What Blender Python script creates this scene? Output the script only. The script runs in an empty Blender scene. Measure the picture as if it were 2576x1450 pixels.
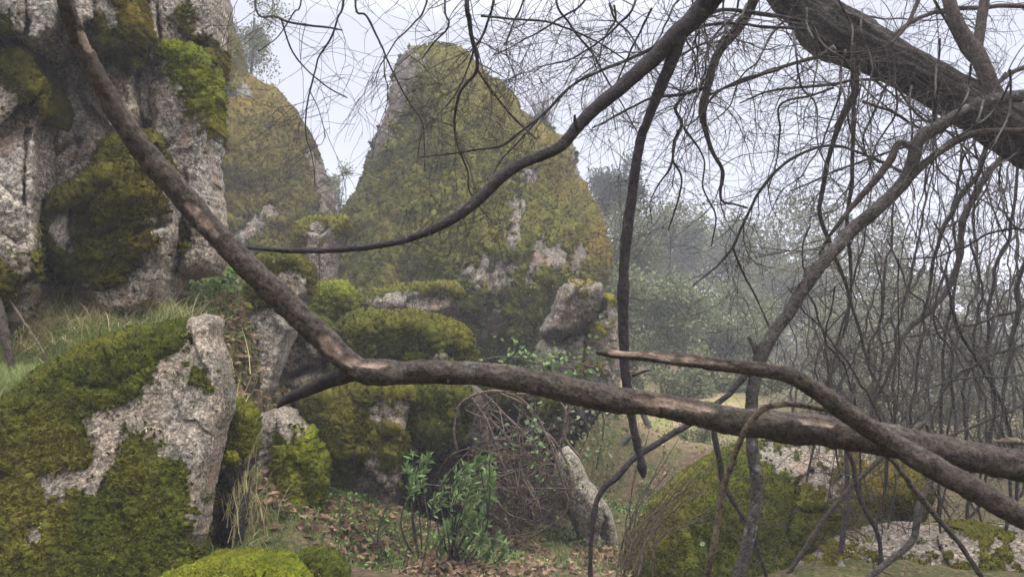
import bpy, math, random
import numpy as np
from math import radians as R

# ------------------------------------------------------------------ camera, world, sun, exposure
SC = bpy.context.scene
COL = SC.collection
PITCH = R(4.0)
CAM = np.array([0.0, 0.0, 1.6])
FPX = 2576 * 26 / 36.0
cam_d = bpy.data.cameras.new('camera')
cam = bpy.data.objects.new('camera', cam_d)
COL.objects.link(cam)
cam.location = CAM
cam.rotation_euler = (R(90) + PITCH, 0, 0)
cam_d.lens = 26
cam_d.sensor_width = 36
cam_d.clip_start = 0.05
cam_d.clip_end = 2000
cam_d.dof.use_dof = True
cam_d.dof.focus_distance = 6.0
cam_d.dof.aperture_fstop = 10.0
SC.camera = cam

SUN_EL, SUN_AZ = R(70), R(10)          # azimuth measured from +x towards -y
world = bpy.data.worlds.new('World')
SC.world = world
world.use_nodes = True
wn, wl = world.node_tree.nodes, world.node_tree.links
wn.clear()
w_out = wn.new('ShaderNodeOutputWorld')
sky = wn.new('ShaderNodeTexSky')
sky.sky_type = 'NISHITA'
sky.sun_disc = False
sky.sun_elevation = SUN_EL
sky.sun_rotation = R(90) + SUN_AZ
bg1 = wn.new('ShaderNodeBackground'); bg1.inputs['Strength'].default_value = 0.10
wl.new(sky.outputs[0], bg1.inputs['Color'])
tc = wn.new('ShaderNodeTexCoord')
sx = wn.new('ShaderNodeSeparateXYZ'); wl.new(tc.outputs['Generated'], sx.inputs[0])
mr = wn.new('ShaderNodeMapRange')
mr.inputs['From Min'].default_value = 0.40; mr.inputs['From Max'].default_value = 0.95
mr.inputs['To Min'].default_value = 0.42
mr.inputs['To Max'].default_value = 3.2
wl.new(sx.outputs['Z'], mr.inputs['Value'])
cloud_n = wn.new('ShaderNodeTexNoise'); cloud_n.inputs['Scale'].default_value = 1.6
cloud_n.inputs['Detail'].default_value = 3
wl.new(tc.outputs['Generated'], cloud_n.inputs['Vector'])
cr = wn.new('ShaderNodeValToRGB')
cr.color_ramp.elements[0].position = .3; cr.color_ramp.elements[0].color = (.81, .82, .98, 1)
cr.color_ramp.elements[1].position = .7; cr.color_ramp.elements[1].color = (.90, .90, 1.0, 1)
wl.new(cloud_n.outputs['Fac'], cr.inputs['Fac'])
bg2 = wn.new('ShaderNodeBackground')
wl.new(cr.outputs['Color'], bg2.inputs['Color'])
wl.new(mr.outputs[0], bg2.inputs['Strength'])
wmix = wn.new('ShaderNodeMixShader'); wmix.inputs[0].default_value = 0.88
wl.new(bg1.outputs[0], wmix.inputs[1]); wl.new(bg2.outputs[0], wmix.inputs[2])
wl.new(wmix.outputs[0], w_out.inputs['Surface'])

sun_d = bpy.data.lights.new('sun', 'SUN')
sun_d.energy = 1.5
sun_d.angle = R(22)
sun_d.color = (1.0, .94, .84)
sun = bpy.data.objects.new('sun', sun_d)
COL.objects.link(sun)
from mathutils import Vector
sd = Vector((math.cos(SUN_EL) * math.cos(SUN_AZ), -math.cos(SUN_EL) * math.sin(SUN_AZ), math.sin(SUN_EL)))
sun.rotation_euler = sd.to_track_quat('Z', 'Y').to_euler()
sun.location = (0, 0, 20)

SC.view_settings.view_transform = 'Standard'
SC.view_settings.look = 'None'
SC.view_settings.exposure = 1.2
SC.view_settings.gamma = 1
try:
    SC.cycles.use_denoising = True
    SC.cycles.volume_bounces = 0
    SC.cycles.max_bounces = 6
    SC.cycles.transparent_max_bounces = 12
except Exception:
    pass

# ------------------------------------------------------------------ helpers
rng = np.random.default_rng(7)
CP, SP = math.cos(PITCH), math.sin(PITCH)

def at(px, py, Y):
    """world points seen at display pixels px, py (2576 wide frame) on the plane y = Y"""
    px = np.asarray(px, float); py = np.asarray(py, float); Y = np.asarray(Y, float)
    xc = (px - 1288) / FPX; zc = -(py - 725) / FPX
    t = Y / (CP - zc * SP)
    return np.stack([CAM[0] + t * xc, CAM[1] + Y + 0 * t, CAM[2] + t * (SP + zc * CP)], -1)

def _h(ix, iy, iz, seed):
    n = (ix * 374761393 + iy * 668265263 + iz * 2147483647 + seed * 1274126177) & 0xffffffff
    n = ((n ^ (n >> 13)) * 1274126177) & 0xffffffff
    n = ((n ^ (n >> 15)) * 2246822519) & 0xffffffff
    return ((n ^ (n >> 16)) & 0xffff) / 32767.5 - 1.0

def vnoise(P, seed=0):
    P = np.asarray(P, float)
    f = np.floor(P); d = P - f; i = f.astype(np.int64)
    d = d * d * d * (d * (d * 6 - 15) + 10)
    r = 0
    for a in (0, 1):
        for b in (0, 1):
            for c in (0, 1):
                w = (d[:, 0] if a else 1 - d[:, 0]) * (d[:, 1] if b else 1 - d[:, 1]) * (d[:, 2] if c else 1 - d[:, 2])
                r = r + w * _h(i[:, 0] + a, i[:, 1] + b, i[:, 2] + c, seed)
    return r

def fbm(P, octv=4, seed=0, gain=.5, ridged=False):
    P = np.asarray(P, float)
    s = 0; a = 1; t = 0
    for k in range(octv):
        n = vnoise(P * 2 ** k + 17.3 * k, seed + k)
        if ridged: n = 1 - 2 * np.abs(n)
        s = s + a * n; t += a; a *= gain
    return s / t

def smooth(x, a, b):
    t = np.clip((x - a) / (b - a), 0, 1)
    return t * t * (3 - 2 * t)

def mesh_obj(name, V, Fs, mat, parent=None, attrs=None, shade=True):
    """V (n,3); Fs a list of face arrays (m,k)"""
    V = np.asarray(V, np.float32)
    me = bpy.data.meshes.new(name)
    me.vertices.add(len(V)); me.vertices.foreach_set('co', V.ravel())
    Fs = [np.asarray(f, np.int32) for f in (Fs if isinstance(Fs, list) else [Fs]) if len(f)]
    loops = np.concatenate([f.ravel() for f in Fs])
    tot = np.concatenate([np.full(len(f), f.shape[1], np.int32) for f in Fs])
    st = np.concatenate([[0], np.cumsum(tot)[:-1]]).astype(np.int32)
    me.loops.add(len(loops)); me.loops.foreach_set('vertex_index', loops)
    me.polygons.add(len(tot)); me.polygons.foreach_set('loop_start', st)
    try: me.polygons.foreach_set('loop_total', tot)
    except Exception: pass
    me.polygons.foreach_set('use_smooth', np.full(len(tot), bool(shade)))
    if attrs:
        for k, a in attrs.items():
            at_ = me.attributes.new(k, 'FLOAT', 'POINT')
            at_.data.foreach_set('value', np.asarray(a, np.float32))
    me.update(calc_edges=True)
    me.materials.append(mat)
    o = bpy.data.objects.new(name, me)
    COL.objects.link(o)
    if parent is not None:
        o.parent = parent
        o.matrix_parent_inverse = Matrix.Translation(-parent.location)
    return o
from mathutils import Matrix

def tag(o, label=None, cat=None, group=None, kind=None):
    if label: o['label'] = label
    if cat: o['category'] = cat
    if group: o['group'] = group
    if kind: o['kind'] = kind
    return o

def empty(name, loc, label, cat, group=None, kind=None):
    o = bpy.data.objects.new(name, None)
    o.empty_display_size = .1
    COL.objects.link(o)
    o.location = [float(c) for c in loc]
    return tag(o, label, cat, group, kind)

def vnormals(V, F):
    n = np.zeros_like(V)
    if F.shape[1] == 4:
        fn = np.cross(V[F[:, 2]] - V[F[:, 0]], V[F[:, 3]] - V[F[:, 1]])
    else:
        fn = np.cross(V[F[:, 1]] - V[F[:, 0]], V[F[:, 2]] - V[F[:, 0]])
    for k in range(F.shape[1]):
        for c in range(3):
            n[:, c] += np.bincount(F[:, k], fn[:, c], len(V))
    l = np.linalg.norm(n, axis=1, keepdims=True); l[l == 0] = 1
    return n / l

def unit(v):
    l = np.linalg.norm(v, axis=-1, keepdims=True); l[l == 0] = 1
    return v / l

def chaikin(P, n=1, closed=True):
    P = np.asarray(P, float)
    for _ in range(n):
        if closed:
            Q = np.roll(P, -1, 0)
            P = np.stack([P * .75 + Q * .25, P * .25 + Q * .75], 1).reshape(-1, P.shape[1])
        else:
            Q = P[1:]; A = P[:-1]
            M = np.stack([A * .75 + Q * .25, A * .25 + Q * .75], 1).reshape(-1, P.shape[1])
            P = np.concatenate([P[:1], M[1:-1], P[-1:]])
    return P

def sdf(P, poly, want_pt=False):
    """signed distance (+ inside) of points to a closed polygon"""
    best = np.full(len(P), 1e18); bp = np.zeros_like(P)
    ins = np.zeros(len(P), bool)
    x, y = P[:, 0], P[:, 1]
    for a, b in zip(poly, np.roll(poly, -1, 0)):
        e = b - a; L = (e * e).sum() + 1e-12
        t = np.clip(((x - a[0]) * e[0] + (y - a[1]) * e[1]) / L, 0, 1)
        qx = a[0] + t * e[0]; qy = a[1] + t * e[1]
        d = (x - qx) ** 2 + (y - qy) ** 2
        m = d < best
        best[m] = d[m]
        if want_pt: bp[m, 0] = qx[m]; bp[m, 1] = qy[m]
        if a[1] != b[1]:
            c = ((a[1] > y) != (b[1] > y)) & (x < (b[0] - a[0]) * (y - a[1]) / (b[1] - a[1]) + a[0])
            ins ^= c
    d = np.sqrt(best); d = np.where(ins, d, -d)
    return (d, bp) if want_pt else d

def line_dist(P, pl):
    best = np.full(len(P), 1e18)
    pl = np.asarray(pl, float)
    for a, b in zip(pl[:-1], pl[1:]):
        e = b - a; L = (e * e).sum() + 1e-12
        t = np.clip(((P - a) @ e) / L, 0, 1)
        q = a + t[:, None] * e
        best = np.minimum(best, ((P - q) ** 2).sum(1))
    return np.sqrt(best)

# ------------------------------------------------------------------ materials
def new_mat(name):
    m = bpy.data.materials.new(name); m.use_nodes = True
    nt = m.node_tree; nt.nodes.clear()
    o = nt.nodes.new('ShaderNodeOutputMaterial'); b = nt.nodes.new('ShaderNodeBsdfPrincipled')
    nt.links.new(b.outputs[0], o.inputs['Surface'])
    return m, nt, b, o

class G:
    def __init__(s, nt): s.nt = nt; s.N = nt.nodes; s.L = nt.links
    def pos(s):
        n = s.N.new('ShaderNodeNewGeometry'); return n.outputs['Position']
    def noise(s, scale, detail=4, rough=.55, vec=None, dist=0):
        n = s.N.new('ShaderNodeTexNoise'); n.inputs['Scale'].default_value = scale
        n.inputs['Detail'].default_value = detail; n.inputs['Roughness'].default_value = rough
        n.inputs['Distortion'].default_value = dist
        s.L.new(vec if vec is not None else s.pos(), n.inputs['Vector']); return n.outputs['Fac']
    def vor(s, scale, feature='F1', vec=None, out='Distance'):
        n = s.N.new('ShaderNodeTexVoronoi'); n.feature = feature; n.inputs['Scale'].default_value = scale
        s.L.new(vec if vec is not None else s.pos(), n.inputs['Vector']); return n.outputs[out]
    def stretch(s, sx, sy, sz, vec=None):
        n = s.N.new('ShaderNodeMapping'); n.inputs['Scale'].default_value = (sx, sy, sz)
        s.L.new(vec if vec is not None else s.pos(), n.inputs['Vector']); return n.outputs[0]
    def ramp(s, fac, a, b, ca=(0, 0, 0), cb=(1, 1, 1)):
        n = s.N.new('ShaderNodeValToRGB'); e = n.color_ramp.elements
        e[0].position = a; e[0].color = (*ca, 1); e[1].position = b; e[1].color = (*cb, 1)
        s.L.new(fac, n.inputs[0]); return n.outputs[0]
    def mix(s, fac, a, b, mode='MIX'):
        n = s.N.new('ShaderNodeMix'); n.data_type = 'RGBA'; n.blend_type = mode
        for sock, v in ((n.inputs[0], fac), (n.inputs[6], a), (n.inputs[7], b)):
            if isinstance(v, (int, float)): sock.default_value = v
            elif isinstance(v, tuple): sock.default_value = (*v, 1)
            else: s.L.new(v, sock)
        return n.outputs[2]
    def attr(s, name):
        n = s.N.new('ShaderNodeAttribute'); n.attribute_name = name; return n.outputs['Fac']
    def math(s, op, a, b=0.0):
        n = s.N.new('ShaderNodeMath'); n.operation = op
        for sock, v in ((n.inputs[0], a), (n.inputs[1], b)):
            if isinstance(v, (int, float)): sock.default_value = v
            else: s.L.new(v, sock)
        return n.outputs[0]
    def bump(s, h, dist, b, strength=1.0):
        n = s.N.new('ShaderNodeBump'); n.inputs['Distance'].default_value = dist
        n.inputs['Strength'].default_value = strength
        s.L.new(h, n.inputs['Height']); s.L.new(n.outputs[0], b.inputs['Normal'])

def rock_mat(name, base=(.41, .335, .25), grey=(.29, .265, .215), dark=(.085, .078, .06), k=1.0, dirt=.5, lich=.6):
    m, nt, b, o = new_mat(name); g = G(nt)
    big = g.ramp(g.noise(1.7 * k, 5, .6), .38, .62)
    c = g.mix(big, base, grey)
    sp = g.ramp(g.noise(55 * k, 3, .7), .36, .66, (.28, .26, .24), (1.45, 1.42, 1.38))
    c = g.mix(.9, c, sp, 'MULTIPLY')
    md = g.ramp(g.noise(14 * k, 5, .7, dist=.6), .36, .60, (.42, .41, .40), (1.12, 1.12, 1.12))
    c = g.mix(.85, c, md, 'MULTIPLY')
    pit = g.ramp(g.noise(36 * k, 4, .75, dist=.3), .40, .58, (.34, .33, .31), (1.12, 1.12, 1.12))
    c = g.mix(.85, c, pit, 'MULTIPLY')
    ox = g.ramp(g.noise(2.9 * k, 4, .6), .56, .72)
    c = g.mix(g.math('MULTIPLY', ox, .55), c, (.34, .20, .12))
    # dark crust running down the stone
    st = g.ramp(g.noise(3.1 * k, 6, .65, vec=g.stretch(1.6, 1.6, .55)), .60 - .10 * dirt, .74 - .10 * dirt)
    c = g.mix(g.math('MULTIPLY', st, .8), c, dark)
    # pale lichen spots and blue-green crust
    l1 = g.ramp(g.noise(26 * k, 4, .6), .63, .69)
    l1 = g.math('MULTIPLY', l1, g.ramp(g.noise(2.3 * k, 3), .40, .58))
    c = g.mix(g.math('MULTIPLY', l1, lich), c, (.46, .47, .40))
    l2 = g.ramp(g.noise(9 * k, 5, .7), .60, .68)
    c = g.mix(g.math('MULTIPLY', l2, lich * .6), c, (.15, .17, .11))
    al = g.math('MULTIPLY', g.attr('algae'), g.ramp(g.noise(12 * k, 5, .75), .34, .60))
    c = g.mix(g.math('MULTIPLY', al, .8), c, (.085, .090, .050))
    nt.links.new(c, b.inputs['Base Color'])
    b.inputs['Roughness'].default_value = .88
    b.inputs['Specular IOR Level'].default_value = .25
    h = g.math('ADD', g.math('MULTIPLY', g.noise(11 * k, 6, .72), 1.0), g.math('MULTIPLY', g.noise(36 * k, 4, .75, dist=.3), .5))
    g.bump(h, .05 / k, b, 1.0)
    return m

def moss_mat(name, a=(.062, .076, .012), c2=(.120, .124, .017), dk=(.018, .024, .006), oc=(.185, .125, .024), k=1.0):
    m, nt, b, o = new_mat(name); g = G(nt)
    n1 = g.ramp(g.noise(4.5 * k, 5, .65), .36, .64)
    c = g.mix(n1, a, c2)
    n2 = g.ramp(g.noise(28 * k, 4, .7), .33, .62)
    c = g.mix(g.math('MULTIPLY', g.math('SUBTRACT', 1.0, n2), .75), c, dk)
    n3 = g.ramp(g.noise(2.2 * k, 4, .6), .54, .70)
    c = g.mix(g.math('MULTIPLY', n3, .42), c, (.075, .048, .022))
    c = g.mix(g.attr('ochre'), c, oc)
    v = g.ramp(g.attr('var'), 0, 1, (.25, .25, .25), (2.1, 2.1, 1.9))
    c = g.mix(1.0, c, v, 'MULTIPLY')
    nt.links.new(c, b.inputs['Base Color'])
    b.inputs['Roughness'].default_value = .95
    b.inputs['Specular IOR Level'].default_value = .04
    g.bump(g.noise(60 * k, 4, .75), .03 / k, b, .8)
    return m

M = {}
M['granite'] = rock_mat('granite_pinkish', lich=.5)
M['granite_pale'] = rock_mat('granite_pale', base=(.40, .325, .24), grey=(.29, .26, .205), k=1.4, dirt=.15, lich=.5)
M['granite_cliff'] = rock_mat('granite_cliff', base=(.50, .425, .325), grey=(.39, .365, .305), dark=(.11, .10, .08), k=1.1, dirt=.35, lich=.9)
M['granite_far'] = rock_mat('granite_far', base=(.30, .25, .185), grey=(.22, .20, .165), k=.7)
M['granite_grey'] = rock_mat('granite_grey', base=(.42, .395, .325), grey=(.29, .285, .245), k=1.2, lich=1.0, dirt=.5)
M['granite_smooth'] = rock_mat('granite_smooth', base=(.42, .375, .275), grey=(.34, .315, .24), k=1.0, dirt=.0, lich=.3)
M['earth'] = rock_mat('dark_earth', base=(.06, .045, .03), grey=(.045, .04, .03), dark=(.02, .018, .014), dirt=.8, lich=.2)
M['moss'] = moss_mat('moss_olive')
M['moss_dark'] = moss_mat('moss_dark', a=(.042, .054, .008), c2=(.082, .085, .010), dk=(.012, .015, .005))
M['moss_bright'] = moss_mat('moss_bright', a=(.105, .14, .011), c2=(.19, .20, .015), dk=(.03, .042, .006))
M['moss_far'] = moss_mat('moss_far', a=(.092, .102, .018), c2=(.145, .140, .024), dk=(.028, .030, .010), k=.55)

M['moss_dome'] = moss_mat('moss_dome', a=(.080, .076, .020), c2=(.125, .110, .026), dk=(.028, .026, .010), k=.55)

# ------------------------------------------------------------------ tufts and leaves
def tufts(P, N, h, w, seed=1, spread=.9, droop=0.0):
    """one thin blade per base point"""
    r = np.random.default_rng(seed)
    n = len(P)
    d = unit(N * .75 + r.normal(size=(n, 3)) * spread * .6 + np.array([0, 0, -droop]))
    s = unit(np.cross(d, r.normal(size=(n, 3))))
    hh = (h * r.uniform(.5, 1.5, n))[:, None]; ww = (w * r.uniform(.6, 1.3, n))[:, None]
    b = P - N * h * .15
    V = np.stack([b - s * ww, b + s * ww, b + d * hh], 1).reshape(-1, 3)
    F = np.arange(3 * n).reshape(-1, 3)
    return V, F

def leaf_quads(P, D, L, W, seed=3, fold=.3, up=None):
    """diamond leaves: base P, direction D"""
    r = np.random.default_rng(seed); n = len(P)
    D = unit(D)
    s = unit(np.cross(D, r.normal(size=(n, 3)) if up is None else up))
    nn = np.cross(s, D)
    L = (L * r.uniform(.65, 1.3, n))[:, None]; W = (W * r.uniform(.7, 1.2, n))[:, None]
    m = P + D * L * .45
    V = np.stack([P, m + s * W + nn * W * fold, P + D * L, m - s * W + nn * W * fold], 1).reshape(-1, 3)
    F = np.arange(4 * n).reshape(-1, 4)
    return V, F

def join(parts):
    V = []; F = {}; o = 0
    for v, f in parts:
        f = np.asarray(f)
        V.append(v); F.setdefault(f.shape[1], []).append(f + o); o += len(v)
    return np.concatenate(V), [np.concatenate(x) for x in F.values()]

# ------------------------------------------------------------------ rock builder
ROCKS = {}
def Q3_(P2, px, seed): return np.concatenate([P2 * px, np.full((len(P2), 1), seed * 1.3)], 1)
def rock(name, label, cat, poly, Y, D=.5, r=90, mat='granite', moss=None, moss_mat='moss', bare=None,
         tilt=(0, 0), sculpt=(), cracks=(), amp=.05, freq=1.6, step=3.5, back=None, th=.05, ochre=(0.0, ()),
         jit=10, edge=7, seed=None, pw=2.0, lump=9.0, mnoise=15, tuft=1.0, auto=0.0, thl=1.0, facet=.035, fsize=130, far=1.0, streak=0.0):
    if far != 1.0:
        Y *= far; D *= far; amp *= far; th *= far; freq /= far; lump /= far; facet *= far; tilt = (tilt[0], tilt[1])
        sculpt = [(a_, b_, c_, d_ * far) for a_, b_, c_, d_ in sculpt]; cracks = [(a_, b_, c_ * far) for a_, b_, c_ in cracks]
    th *= .62
    seed = seed if seed is not None else (len(ROCKS) * 37 + 11)
    px = Y / FPX                                   # metres per display pixel at the rock
    pl = chaikin(poly, 2)
    # roughen the outline
    q = np.concatenate([pl / 55.0, np.full((len(pl), 1), seed * 1.7)], 1)
    pl = pl + np.stack([fbm(q, 3, seed), fbm(q + 9, 3, seed + 5)], 1) * edge
    lo = np.maximum(pl.min(0) - step, [-260, -220]); hi = np.minimum(pl.max(0) + step, [2840, 1720])
    gx = np.arange(lo[0], hi[0] + step, step); gy = np.arange(lo[1], hi[1] + step, step)
    U, Vv = np.meshgrid(gx, gy); P2 = np.stack([U.ravel(), Vv.ravel()], 1)
    d, bp = sdf(P2, pl, True)
    ins = d > .4 * step
    ny, nx = U.shape
    idx = np.arange(nx * ny).reshape(ny, nx)
    F = np.stack([idx[:-1, :-1], idx[1:, :-1], idx[1:, 1:], idx[:-1, 1:]], -1).reshape(-1, 4)
    F = F[ins[F].any(1)]
    used = np.zeros(nx * ny, bool); used[F.ravel()] = True
    bnd = used & ~ins
    P2[bnd] = bp[bnd]; d[bnd] = 0
    remap = -np.ones(nx * ny, int); ui = np.where(used)[0]; remap[ui] = np.arange(len(ui))
    F = remap[F]; P2 = P2[ui]; d = d[ui]; bnd = bnd[ui]
    t = np.clip(d / (r if r > 150 else r * .5), 0, 1)
    prof = (1 - (1 - t) ** pw) ** (1 / pw)
    c = (np.asarray(poly, float).max(0) + np.asarray(poly, float).min(0)) / 2
    rel = (P2 - c) * px
    b = D * prof
    ef = smooth(d, 0, min(r, 40))
    Q3 = np.concatenate([P2 * px, np.full((len(P2), 1), seed * 3.1)], 1)
    pln = tilt[0] * rel[:, 0] - tilt[1] * rel[:, 1]
    if facet:
        r0 = np.random.default_rng(seed + 77)
        K = max(3, int((np.ptp(P2[:, 0]) * np.ptp(P2[:, 1])) / fsize ** 2))
        cs = r0.uniform(P2.min(0), P2.max(0), (K, 2)); sl = r0.normal(size=(K, 2)) * .5; of = r0.normal(size=K)
        W2 = P2 + np.stack([fbm(Q3_(P2, px, seed) * 2.2, 3, seed + 61), fbm(Q3_(P2, px, seed) * 2.2 + 7, 3, seed + 62)], 1) * fsize * .45
        W2 = W2 * np.array([1.25, .8]); cs2 = cs * np.array([1.25, .8])
        bd = np.full(len(P2), 1e18); fo = np.zeros(len(P2))
        for k in range(K):
            dd = ((W2 - cs2[k]) ** 2).sum(1); mm = dd < bd
            bd[mm] = dd[mm]
            fo[mm] = (of[k] + ((P2[mm] - cs[k]) @ sl[k]) / fsize * 2.2)
        b = b + ef * facet * fo
    b = b + ef * D * .30 * fbm(Q3 * freq * .6, 3, seed + 3)
    for (sx_, sy_, sr, db) in sculpt:
        b = b + ef * db * np.exp(-((P2[:, 0] - sx_) ** 2 + (P2[:, 1] - sy_) ** 2) / (sr * sr))
    wob = np.stack([fbm(Q3 * 3, 3, seed + 21), fbm(Q3 * 3 + 5, 3, seed + 22)], 1)
    for (line, w, dep) in cracks:
        ld = line_dist(P2 + wob * 14, line)
        b = b - ef * dep * np.exp(-(ld / w) ** 2)
    b = np.maximum(b, -.6 * (back or D) * prof)
    front = at(P2[:, 0], P2[:, 1], Y - b - pln)
    bk = at(P2[:, 0], P2[:, 1], Y - pln)
    bk[:, 1] += (back if back is not None else D) * np.sqrt(1 - (1 - t) ** 2) * (1 + .2 * fbm(Q3 * 1.1, 2, seed + 9))
    nb = np.where(~bnd)[0]
    bmap = np.arange(len(P2)); bmap[nb] = len(P2) + np.arange(len(nb))
    V = np.concatenate([front, bk[nb]])
    FB = bmap[F][:, ::-1]
    FA = np.concatenate([F, FB])
    nrm = vnormals(V, FA)
    # facets, lumps and grit, all in world space
    fac = fbm(V * freq * 1.3 + seed, 3, seed, ridged=True)
    med = fbm(V * freq * 4.0 + seed, 4, seed + 2, .6)
    grit = fbm(V * freq * 16.0 + seed, 3, seed + 4, .7)
    disp = amp * (.55 * fac + .7 * med + .42 * grit)
    V = V + nrm * disp[:, None]
    zmin = V[:, 2].min()
    root = empty(name, (float(V[:, 0].mean()), Y, float(zmin)), label, cat)
    ROCKS[label] = (V[:len(P2)], P2, d)
    nfv = len(P2); im = np.concatenate([np.arange(nfv), nb]); algae = np.zeros(len(V))
    if moss is not None:
        val = np.full(len(P2), -99.0)
        if moss == 'all': val = np.full(len(P2), 60.0)
        elif moss:
            for mp in moss:
                mp = np.asarray(mp, float); od, ob = sdf(mp, np.asarray(poly, float), True)
                dr = np.where(od[:, None] > 0, ob - mp, mp - ob); dr = np.where(np.abs(od)[:, None] < 3, mp - mp.mean(0), dr)
                mp = np.where(np.abs(od)[:, None] < 13, ob + unit(dr) * 45, mp)
                val = np.maximum(val, sdf(P2, chaikin(mp, 1)))
        if bare:
            for mp in bare: val = np.minimum(val, -sdf(P2, chaikin(mp, 1)))
        n1 = fbm(Q3 * (.035 / px) * .9, 4, seed + 31, .6)
        n2 = fbm(Q3 * (.035 / px) * 4.5, 4, seed + 33, .7)
        val = val + n1 * mnoise + n2 * mnoise * .9 - 2
        n3 = fbm(Q3 * (.035 / px) * 2.4, 4, seed + 37, .65)
        val = val + 60 * smooth(n3, .16, .42) * (val > -75) * (val < 0)
        if streak:
            QS = np.stack([P2[:, 0] / 26 + P2[:, 1] / 90, P2[:, 1] / 170, np.full(len(P2), seed * 1.0)], 1)
            val = np.minimum(val, 60) - streak * np.maximum(0, fbm(QS, 4, seed + 35, .62) - .12) * 700
        m = smooth(val, -jit * .7, jit * 1.3)
        algae = smooth(val, -20, 4)[im]
        ma = m[im]; da = d[im]
        isb = np.zeros(len(FA), bool); isb[len(F):] = True
        Fm = FA[(ma[FA] > .03).all(1) & (~isb | (da[FA] < 40).all(1))]
        if len(Fm) > 20:
            lmp = fbm(V * lump, 3, seed + 41, .55)
            lm2 = fbm(V * lump * 3.6, 3, seed + 45, .6)
            lm3 = fbm(V * lump * 11, 2, seed + 47, .7)
            hgt = th * (ma * (.55 + .34 * lmp * thl + .36 * lm2 + .40 * lm3) - .30 * (1 - ma))
            MV = V + vnormals(V, FA) * hgt[:, None]
            oc = np.full(nfv, float(ochre[0]))
            for (ox, oy, orr, ov) in ochre[1]:
                oc = oc + ov * np.exp(-((P2[:, 0] - ox) ** 2 + (P2[:, 1] - oy) ** 2) / (orr * orr))
            oc = oc[im]
            oc = np.clip(oc + .30 * fbm(V * 2.6, 4, seed + 51, .6) * (oc > .02), 0, 1)
            us = np.unique(Fm); rm = -np.ones(len(V), int); rm[us] = np.arange(len(us))
            MV = MV[us]; Fm = rm[Fm]; oc = oc[us]
            nn = vnormals(MV, Fm)
            rr = np.random.default_rng(seed)
            nt_ = int(len(Fm) * step * step / 5.0 * tuft)
            fi = rr.integers(0, len(Fm), nt_); uu = rr.random((nt_, 2, 1))
            q4 = MV[Fm[fi]]
            tp = (q4[:, 0] * (1 - uu[:, 0]) + q4[:, 1] * uu[:, 0]) * (1 - uu[:, 1]) + (q4[:, 3] * (1 - uu[:, 0]) + q4[:, 2] * uu[:, 0]) * uu[:, 1]
            tn = nn[Fm[fi, 0]]
            TV, TF = tufts(tp, tn, 6.5 * px, 1.8 * px, seed, spread=1.7, droop=.35)
            var_t = np.repeat(np.clip(rr.normal(.5, .3, nt_), 0, 1), 3)
            AV = np.concatenate([MV, TV])
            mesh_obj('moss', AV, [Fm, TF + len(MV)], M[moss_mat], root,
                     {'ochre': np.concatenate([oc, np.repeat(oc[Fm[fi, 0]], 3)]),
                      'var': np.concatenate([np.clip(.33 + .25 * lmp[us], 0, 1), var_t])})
    mesh_obj('stone', V, [FA], M[mat], root, {'var': np.full(len(V), .4), 'ochre': np.zeros(len(V)), 'algae': algae})
    return root
# ------------------------------------------------------------------ left cliff
rock('granite_cliff', 'overhanging brownish granite block at the top left corner', 'rock',
     [(-200, -160), (140, -160), (146, 0), (144, 40), (138, 70), (128, 92), (108, 104), (98, 122), (80, 128), (70, 112), (40, 102), (-60, 112), (-200, 110)],
     4.45, .35, 60, 'granite_cliff', tilt=(0, -.14), step=3.2, amp=.036, facet=.05, fsize=150, mnoise=26, thl=1.7, moss=[[(-60, 40), (20, 30), (50, 60), (48, 110), (-60, 120)]], moss_mat='moss_dark', ochre=(.12, ()), th=.03,
     cracks=[([(60, -60), (70, 60), (62, 120)], 7, .12)])
rock('granite_pillar', 'tall weathered granite pillar at the left edge under a mossy shoulder', 'rock',
     [(-200, 112), (40, 114), (62, 126), (84, 160), (100, 205), (118, 250), (124, 282), (112, 306), (98, 330), (94, 420), (96, 500), (84, 545),
      (92, 570), (100, 610), (102, 660), (98, 730), (80, 800), (40, 830), (-200, 830)],
     4.4, .32, 60, 'granite_cliff', tilt=(0, -.14), step=3.2, amp=.036, facet=.05, fsize=150, mnoise=26, thl=1.7,
     moss=[[(-80, 112), (50, 112), (84, 150), (105, 215), (126, 270), (118, 306), (92, 318), (66, 290), (50, 250), (28, 212), (-80, 205)],
           [(78, 520), (102, 520), (104, 700), (90, 720), (60, 690), (70, 640), (86, 600), (76, 560)], [(-20, 640), (50, 660), (60, 760), (-40, 780)]],
     ochre=(.10, ()), th=.06, cracks=[([(72, 330), (60, 480), (70, 640)], 6, .10), ([(-20, 560), (40, 600)], 8, .08)])
rock('granite_block', 'grey lichen spotted granite face right of the left edge pillar', 'rock',
     [(80, 128), (190, 116), (250, 120), (346, 134), (352, 170), (342, 200), (343, 260), (342, 335), (320, 370), (280, 400), (250, 450), (190, 510), (120, 545), (90, 540), (84, 400), (86, 220)],
     4.9, .22, 50, 'granite_cliff', tilt=(0, -.14), step=3.2, amp=.036, facet=.05, fsize=150, mnoise=26, thl=1.7,
     moss=[[(170, 116), (250, 116), (350, 128), (352, 185), (345, 200), (330, 196), (310, 175), (275, 158), (232, 152), (205, 172), (185, 160)],
           [(196, 450), (250, 430), (300, 370), (330, 420), (250, 540), (100, 560), (150, 490)]],
     moss_mat='moss', ochre=(.15, ()), th=.07, cracks=[([(230, 140), (200, 240), (240, 300), (270, 330)], 8, .08), ([(120, 400), (200, 360)], 10, .06)])
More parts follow.
